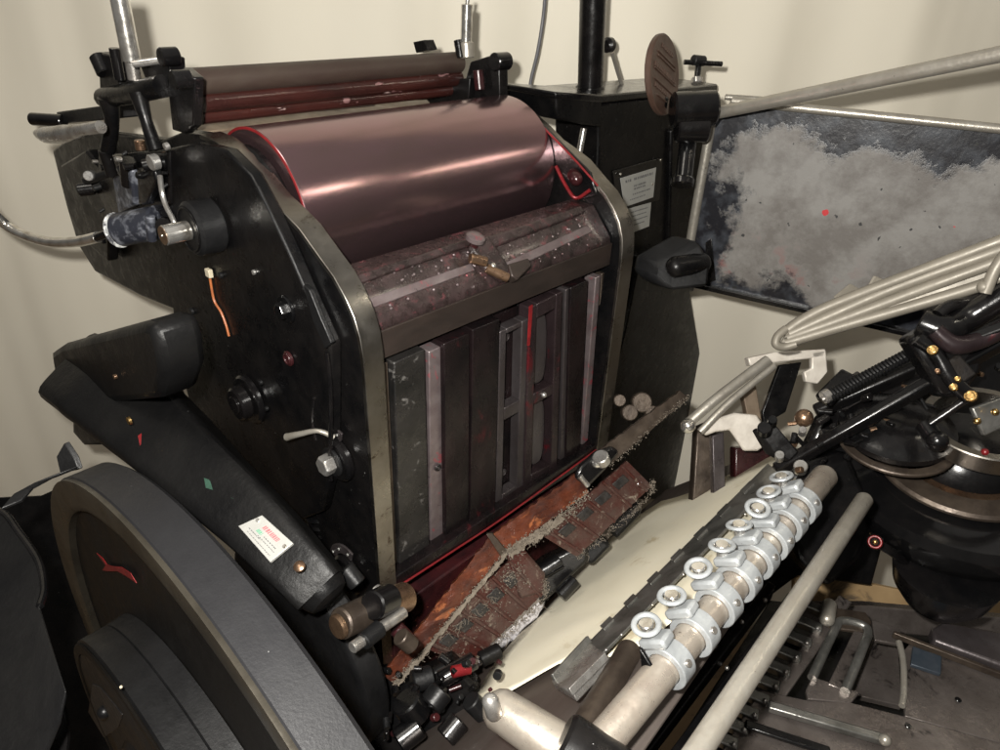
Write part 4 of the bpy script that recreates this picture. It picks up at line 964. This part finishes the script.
# ================================================================== CLAMP BAR
ca = A(628,712,-.03); cb_ = A(826,475,.40); yy = (ca.y+cb_.y)/2; dz = (cb_.z-ca.z)/(cb_.x-ca.x)
def CB(x): return V((x, ca.y+(cb_.y-ca.y)*(x-ca.x)/(cb_.x-ca.x), ca.z+dz*(x-ca.x)))
cbm = empty('clamp_shaft', CB(.18)); cbm.parent = press; cbm.location = W['clamp_shaft']-W['printing_press']
MB().rod(CB(-.10), CB(.408), .0155, n=40).build('shaft', 'roller_bar', cbm, 0)
axc = (CB(.4)-CB(0)).normalized()
lug = V((0,.62,.78)).normalized(); lug = (lug-axc*lug.dot(axc)).normalized()
sd = axc.cross(lug)
def make_clamp(x):
    c = CB(x); e = empty('shaft_clamp', c)
    MB().band(c-axc*.0095, axc, .019, .0215, .0155, 40).build('clamp_band', 'zinc', e, .0006)
    # lug block rising from the band
    base = c+lug*.019
    prof_ = [base-axc*.011-sd*.014, base+axc*.011-sd*.012, base+axc*.010+sd*.014, base-axc*.010+sd*.016]
    MB().slab(prof_, lug*.010).build('clamp_lug', 'zinc', e, .003)
    MB().cyl(base+lug*.008+sd*-.004, base+lug*.013+sd*-.004, .0035, n=16).build('lug_screw', 'steel', e, 0)
    MB().cyl(c+sd*.0205, c+sd*.0235, .0035, n=16).build('lug_screw', 'steel', e, 0)
    t0_ = base+lug*.008+V((-.004,0,0))+(-sd)*-.008
    tdir = (RM @ V((-.18,.88,.42))).normalized()
    q = base+lug*.008+sd*(.008 if sd.dot(V((0,1,0))) > 0 else -.008)
    MB().cyl(q, q+tdir*.014, .0052, n=20).build('thumb_screw', 'steel', e, 0)
    MB().ring(q+tdir*.014, tdir, .0110, .0028, 36, 12, .8).build('thumb_ring', 'zinc', e, 0)
    MB().cyl(q+tdir*.013, q+tdir*.0165, .0068, n=20).build('thumb_head', 'chrome', e, 0)
    return e, c
e0, c00 = make_clamp(.035)
clamps = [e0]
kids = [o for o in COL.objects if o.parent == e0]
for x in (.081,.127,.169,.210,.246,.284,.322):
    e = e0.copy(); COL.objects.link(e); clamps.append(e); W[e.name] = CB(x)
    for k in kids:
        kc = k.copy(); COL.objects.link(kc); kc.parent = e
        if k.name.startswith('thumb'): pass
for e in clamps:
    e.parent = press; e.location = W[e.name]-W['printing_press']
    e.rotation_euler = (random.uniform(-.12,.12), 0, random.uniform(-.03,.03))
    tilt = (random.uniform(-.25,.25), random.uniform(-.25,.25), 0)
    for k in [c for c in COL.objects if c.parent == e and c.name.startswith('thumb_r')]: k.rotation_euler = tilt
clamps[0]['label'] = 'clamp nearest the shaft end, its black jaw showing'
jw = MB().slab([CB(.02)+V((-.012,-.004,.008)), CB(.02)+V((-.008,.02,.022)), CB(.02)+V((-.010,.012,-.004))], (.004,0,0)).build('jaw_tip', 'black_paint', cbm, .001)
# cross cylinder at the near end
x0_ = D(486,700,.60); x1_ = D(575,758,.56); cc = MB().rod(x0_, x1_, pxr(21, x0_), pxr(25, x1_), n=40).build('cross_bar', 'roller_bar', cbm, 0)
MB().rod(D(496,720,.575), D(488,694,.572), .0072).build('stop_pin', 'steel', cbm, 0)
MB().cyl(D(558,744,.545), D(640,800,.53), .027, n=40).build('end_collar', 'black_paint', cbm, 0)

# ================================================================== FEED ROD
ra_ = A(700,748,-.03); rb_ = A(866,497,.40); dr = (ra_-rb_).normalized()
MB().rod(ra_+dr*.12, rb_, .0102, n=32).build('front_rod', 'dull_tube', press, 0)

# dark lengthwise rails between shaft and rod
for (u0, v0, u1, v1, d0, d1, w, m) in ((640,760,770,590,.80,1.02,.012,'black_paint'),(665,770,790,600,.80,1.02,.010,'black_gloss'),(690,780,812,590,.82,1.05,.012,'black_paint'),(625,770,745,620,.86,1.05,.014,'black_paint')):
    MB().bar(D(u0, v0, d0), D(u1, v1, d1), V((0,0,1)), w, .03).build('lower_rail', m, press, .002)
for u, v in ((718,648),(700,676),(765,600),(742,622),(727,668)):
    p = D(u, v, .93); MB().ball(p, .003, n=10).build('rail_rivet', 'steel', press, 0)

MB().slab([D(u, v, 1.35) for u, v in [(752,500),(890,520),(872,586),(798,576),(740,620)]], back_*.05).build('dark_gap_fill', 'black_paint', press, .004)  # black block added to fill the gap under the bowl bracket with dark
MB().slab([H(u, v, -.52) for u, v in [(640,800),(770,600),(880,612),(1060,640),(1060,860),(640,860)]], (0,0,-.01)).build('dark_under_fill', 'black_paint', press, .002)  # black sheet added below the ribs so their gaps read dark
# ================================================================== DELIVERY TABLE (lower right)
dt = empty('delivery_table', H(880,700,-.33)); dt.parent = press; dt.location = W['delivery_table']-W['printing_press']
ZT = -.33
def TQ(l, z=ZT): return [H(u, v, z) for u, v in l]
def tslab(l, z, th, name, m, bev=.0015): return MB().slab(TQ(l, z), (0,0,-th)).build(name, m, dt, bev)
tslab([(690,800),(760,690),(808,700),(850,702),(905,716),(1060,760),(1060,860),(700,860)], ZT, .008, 'table_plate', 'table_brown')
tslab([(905,716),(904,650),(913,640),(1060,690),(1060,760)], ZT-.001, .008, 'table_plate', 'table_brown')
tslab([(806,690),(812,676),(860,692),(851,703),(808,699)], ZT+.001, .008, 'table_bridge', 'table_brown')
# fork with rounded loop
MB().tube([H(812,678,ZT+.004), H(834,631,ZT+.004), H(842,621,ZT+.004), H(862,625,ZT+.004), H(868,633,ZT+.004), H(862,650,ZT+.004), H(845,691,ZT+.004)], .0062, 12).build('slot_loop', 'gauge_steel', dt, 0)
tslab([(854,630),(870,634),(848,692),(828,684)], ZT+.002, .006, 'fork_finger', 'table_brown')
tslab([(826,606),(866,612),(872,622),(866,632),(835,628),(822,622)], ZT+.003, .006, 'fork_head', 'brown_steel')
MB().rod(H(830,601,ZT+.012), H(826,624,ZT+.012), .011).build('fork_roller', 'dull_tube', dt, 0)
tslab([(872,620),(900,628),(902,645),(875,640)], ZT-.004, .006, 'rear_bridge', 'table_brown')
MB().tube([H(899,642,ZT+.004), H(903,660,ZT+.004), H(904,690,ZT+.004), H(902,706,ZT+.004)], .0042, 10).build('slot_edge', 'dull_tube', dt, 0)
MB().slab(TQ([(874,636),(898,642),(902,706),(852,694)], ZT-.09), (0,0,-.01)).build('well_floor', 'table_brown', dt, .001)
MB().bar(H(893,634,ZT+.006), H(1050,694,ZT+.006), V((0,0,1)), .006, .010).build('table_ridge', 'brown_steel', dt, .001)
MB().slab(TQ([(932,628),(942,621),(1050,640),(1050,690),(1000,664),(934,640)], ZT+.02), (0,0,-.02)).build('grey_wedge', 'panel_grey', dt, .004)
MB().slab(TQ([(913,646),(942,656),(941,674),(911,664)], ZT+.006), (0,0,-.006)).build('blue_plate', 'blue_grey', dt, .001)
for i in range(10):
    u = 822-i*10.5; v = 610+i*14.5
    MB().bar(H(u-34, v-12, ZT-.002), H(u+10, v+6, ZT-.002), V((0,0,1)), .016, .012).build('stacker_rib', 'gauge_steel', dt, .002)
    MB().ball(H(u+6, v+4, ZT+.006), .0035).build('rib_tip', 'steel', dt, 0)
MB().bar(H(845,600,ZT-.008), H(748,735,ZT-.008), V((0,0,1)), .02, .008).build('rib_carrier', 'table_brown', dt, .002)
MB().bar(H(768,706,ZT+.008), H(888,741,ZT+.008), V((0,0,1)), .012, .010).build('table_rail', 'gauge_steel', dt, .002)
MB().ball(H(885,740,ZT+.014), .007).build('rail_end', 'dull_tube', dt, 0)
MB().bar(H(745,724,ZT+.006), H(830,752,ZT+.006), V((0,0,1)), .012, .006).build('table_rail', 'black_gloss', dt, .002)
MB().slab([D(u, v, 1.2) for u, v in [(800,606),(870,606),(1050,622),(1050,650),(880,632),(800,622)]], back_*.03).build('rear_beam', 'table_brown', dt, .003)
for u, v in ((908,726),(958,700)):
    p = H(u, v, ZT+.001); MB().cyl(p, p+V((0,0,.0015)), .004, n=14).build('table_screw', 'black_gloss', dt, 0)
MB().slab([V((.2,-.85,-1.45)), V((.8,-.85,-1.45)), V((.8,-.45,-1.45)), V((.2,-.45,-1.45))], (0,0,.90)).build('lower_cabinet', 'black_paint', dt, .01)

# ================================================================== THINGS ON AND ROUND THE PRESS
# tympan paper on the platen
pp = [(476,697),(498,660),(538,615),(578,572),(604,546),(640,516),(662,502),(690,494),(772,457),(800,468),(790,500),(700,600),(648,645),(598,661),(560,666),(512,692),(484,703)]
o = MB(); cen = PT(640,600,.001); ppts = []
for i in range(len(pp)):
    a = PT(*pp[i]); b = PT(*pp[(i+1) % len(pp)])
    for k in range(4): ppts.append(a.lerp(b, k/4.))
rings = 8; vs = [cen.copy()]; fs = []
for r in range(1, rings+1):
    for p in ppts:
        q = cen.lerp(p, r/rings); vs.append(q+PN*(.0025*noise.noise(q*14)+.002))
N_ = len(ppts)
for i in range(N_): fs.append((0, 1+i, 1+(i+1) % N_))
for r in range(rings-1):
    for i in range(N_): k = (i+1) % N_; fs.append((1+r*N_+i, 1+(r+1)*N_+i, 1+(r+1)*N_+k, 1+r*N_+k))
pa = o.add(vs, fs).build('tympan_paper', 'paper', None, 0, 80)
sm = pa.modifiers.new('thick', 'SOLIDIFY'); sm.thickness = .0009; sm.offset = 0
tag(pa, 'cream paper sheet lying on the platen between lint covered bar and row of clamps', 'paper sheet')
# crumpled pale sheet added for the whitish haze beside the paper
o = MB(); vs = []; fs = []; nu, nv = 26, 14
for j in range(nv+1):
    for i in range(nu+1):
        s_, t_ = i/nu, j/nv; u = 452+s_*95-t_*4; v = 668-s_*72+(t_-.5)*46*(.5+.5*math.sin(s_*3.1)); p = D(u, v, .97+.12*s_); k = noise.noise(p*32)*.012+noise.noise(p*90)*.005
        vs.append(p+PN*k)
for j in range(nv):
    for i in range(nu): a = j*(nu+1)+i; fs.append((a, a+1, a+nu+2, a+nu+1))
rg = o.add(vs, fs).build('haze_sheet', 'haze_sheet', None, 0, 80)
sm = rg.modifiers.new('thick', 'SOLIDIFY'); sm.thickness = .0015
tag(rg, 'small crumpled whitish sheet added for the pale haze beside the cream paper under the lint covered bar', 'haze_sheet')

# curtain
fwd = V((.64363,.57873,0)).normalized(); side = V((fwd.y,-fwd.x,0))
o = MB(); vs = []; fs = []; nu, nv = 520, 40; c0 = V((CAM.x,CAM.y,0))+fwd*1.62
for j in range(nv+1):
    z = -1.44+j/nv*2.9
    for i in range(nu+1):
        s_ = -2.3+i/nu*4.6; q = s_+.03*noise.noise(V((s_*2, z*.8, 3)))
        dd = .013*math.sin(q*8+2.2*math.sin(q*2.1)+.4*z)*(.6+.8*noise.noise(V((q*2,0,9))))+(.009*math.sin(q*13+1.5*math.sin(q*4)) if q > .1 else .009*math.sin(q*13+1.5*math.sin(q*4))*max(0,1-(.1-q)/.3)) + .035*noise.noise(V((q*5.2, z*.7, 0))) + .007*noise.noise(V((q*11, z*1.1, 5)))
        p = c0+side*s_+fwd*(dd+.10*abs(s_)**1.5*.3); vs.append(V((p.x, p.y, z)))
for j in range(nv):
    for i in range(nu): a = j*(nu+1)+i; fs.append((a, a+1, a+nu+2, a+nu+1))
cu = o.add(vs, fs).build('curtain', 'curtain', None, 0, 180)
sm = cu.modifiers.new('thick', 'SOLIDIFY'); sm.thickness = .002
tag(cu, 'cream cloth curtain hanging in soft folds behind the black printing press', 'curtain')
# cable
cb2 = MB().tube([*[D(u, v, 1.53/(.8656+.5008*(375-v)/692)) for u, v in ((546,-30),(544,10),(538,50),(531,80),(527,110),(520,160))]], .0035, 10).build('hanging_cable', 'cable_grey', None, 0)
tag(cb2, 'thin grey cable hanging down in front of the curtain beside the black upright tube', 'cable')
# floor
fl = MB().slab([V((-6,-6,-1.45)), V((7,-6,-1.45)), V((7,7,-1.45)), V((-6,7,-1.45))], (0,0,-.05)).build('floor', 'floor_tan', None, 0)
tag(fl, kind='structure')

# tan board behind the table
bd = MB().slab([D(u, v, 1.42) for u, v in [(795,575),(860,582),(930,596),(1060,590),(1060,650),(880,640),(795,625)]], (RM @ V((0,0,-1)))*.02).build('wooden_board', 'board_tan', None, .002)
tag(bd, 'tan wooden board showing between the black gripper bowl and the brown metal table', 'board')
# no part sits deeper than thing > part > sub-part
def level(o):
    n_ = 0
    while o.parent is not None: o = o.parent; n_ += 1
    return n_
def wpos(o):
    p = V(o.location)
    while o.parent is not None: o = o.parent; p = p+V(o.location)
    return p
for o in sorted(list(COL.objects), key=level):
    while level(o) > 2:
        w0 = wpos(o); o.parent = o.parent.parent; o.location = V((0,0,0)); o.location = w0-wpos(o)

# ================================================================== camera, lamps, world
cam = bpy.data.cameras.new('camera'); co = bpy.data.objects.new('camera', cam); COL.objects.link(co)
cam.sensor_width = 36; cam.lens = F/1000*36; cam.clip_start = .01; cam.clip_end = 100
co.matrix_world = Matrix.Translation(CAM) @ RM.to_4x4()
sc.camera = co
def lamp(name, kind, loc, energy, size, col_, target=None):
    l = bpy.data.lights.new(name, kind); l.energy = energy; l.color = col_
    if kind == 'AREA': l.size = size
    else: l.shadow_soft_size = size
    o = bpy.data.objects.new(name, l); COL.objects.link(o); o.location = loc
    if target is not None: o.rotation_euler = (target-V(loc)).to_track_quat('-Z', 'Y').to_euler()
    return o
flash = CAM + RM @ V((-.045,.045,.01))
lamp('camera_flash', 'POINT', flash, 84, .012, (1,.965,.90))
lamp('fill_lamp', 'AREA', V((-.9,.3,1.9)), 9, .5, (1,.93,.82), V((.3,.2,0)))  # soft overhead fill added for ambient light and reflections in the metal
# two warm tube lamps up in the room: the streaks seen on the polished drum
def drum_hit(u, v):
    r = ray(u, v); oy, oz = CAM.y-dc.y, CAM.z-dc.z; a = r.y*r.y+r.z*r.z; b = 2*(oy*r.y+oz*r.z); c = oy*oy+oz*oz-DR*DR
    t = (-b-math.sqrt(b*b-4*a*c))/(2*a); p = CAM+r*t; n_ = V((0,p.y-dc.y,p.z-dc.z)).normalized(); d = r.normalized(); return p, d-n_*2*d.dot(n_)
for (u, v, ln_) in ((328,189,.16), (470,163,.34)):
    p, rd = drum_hit(u, v); pos = p+rd*1.3
    l = lamp('tube_lamp', 'AREA', pos, .62, .1, (1,.90,.72), p); l.data.shape = 'RECTANGLE'; l.data.size = ln_; l.data.size_y = .022
    z_ = (pos-p).normalized(); x_ = (XV-z_*XV.dot(z_)).normalized(); y_ = z_.cross(x_)
    l.rotation_euler = Matrix((x_, y_, z_)).transposed().to_euler(); print('LAMP', pos)
w = bpy.data.worlds.new('World'); sc.world = w; w.use_nodes = True
wn = w.node_tree.nodes; wl = w.node_tree.links; bg = wn['Background']
tcw = wn.new('ShaderNodeTexCoord'); sx = wn.new('ShaderNodeSeparateXYZ'); cr = wn.new('ShaderNodeValToRGB'); mr = wn.new('ShaderNodeMapRange')
mr.inputs['From Min'].default_value = -1; wl.new(tcw.outputs['Generated'], sx.inputs[0]); wl.new(sx.outputs[2], mr.inputs['Value']); wl.new(mr.outputs[0], cr.inputs[0]); wl.new(cr.outputs[0], bg.inputs[0])
e_ = cr.color_ramp.elements; e_[0].position = .25; e_[0].color = (.03,.026,.022,1); e_[1].position = .95; e_[1].color = (1,.95,.88,1)
m1 = e_.new(.5); m1.color = (.13,.12,.105,1); m2 = e_.new(.7); m2.color = (.42,.39,.35,1)
bg.inputs[1].default_value = .30
sc.view_settings.view_transform = 'Standard'; sc.view_settings.look = 'None'; sc.view_settings.exposure = 0; sc.view_settings.gamma = 1
sc.cycles.use_denoising = True
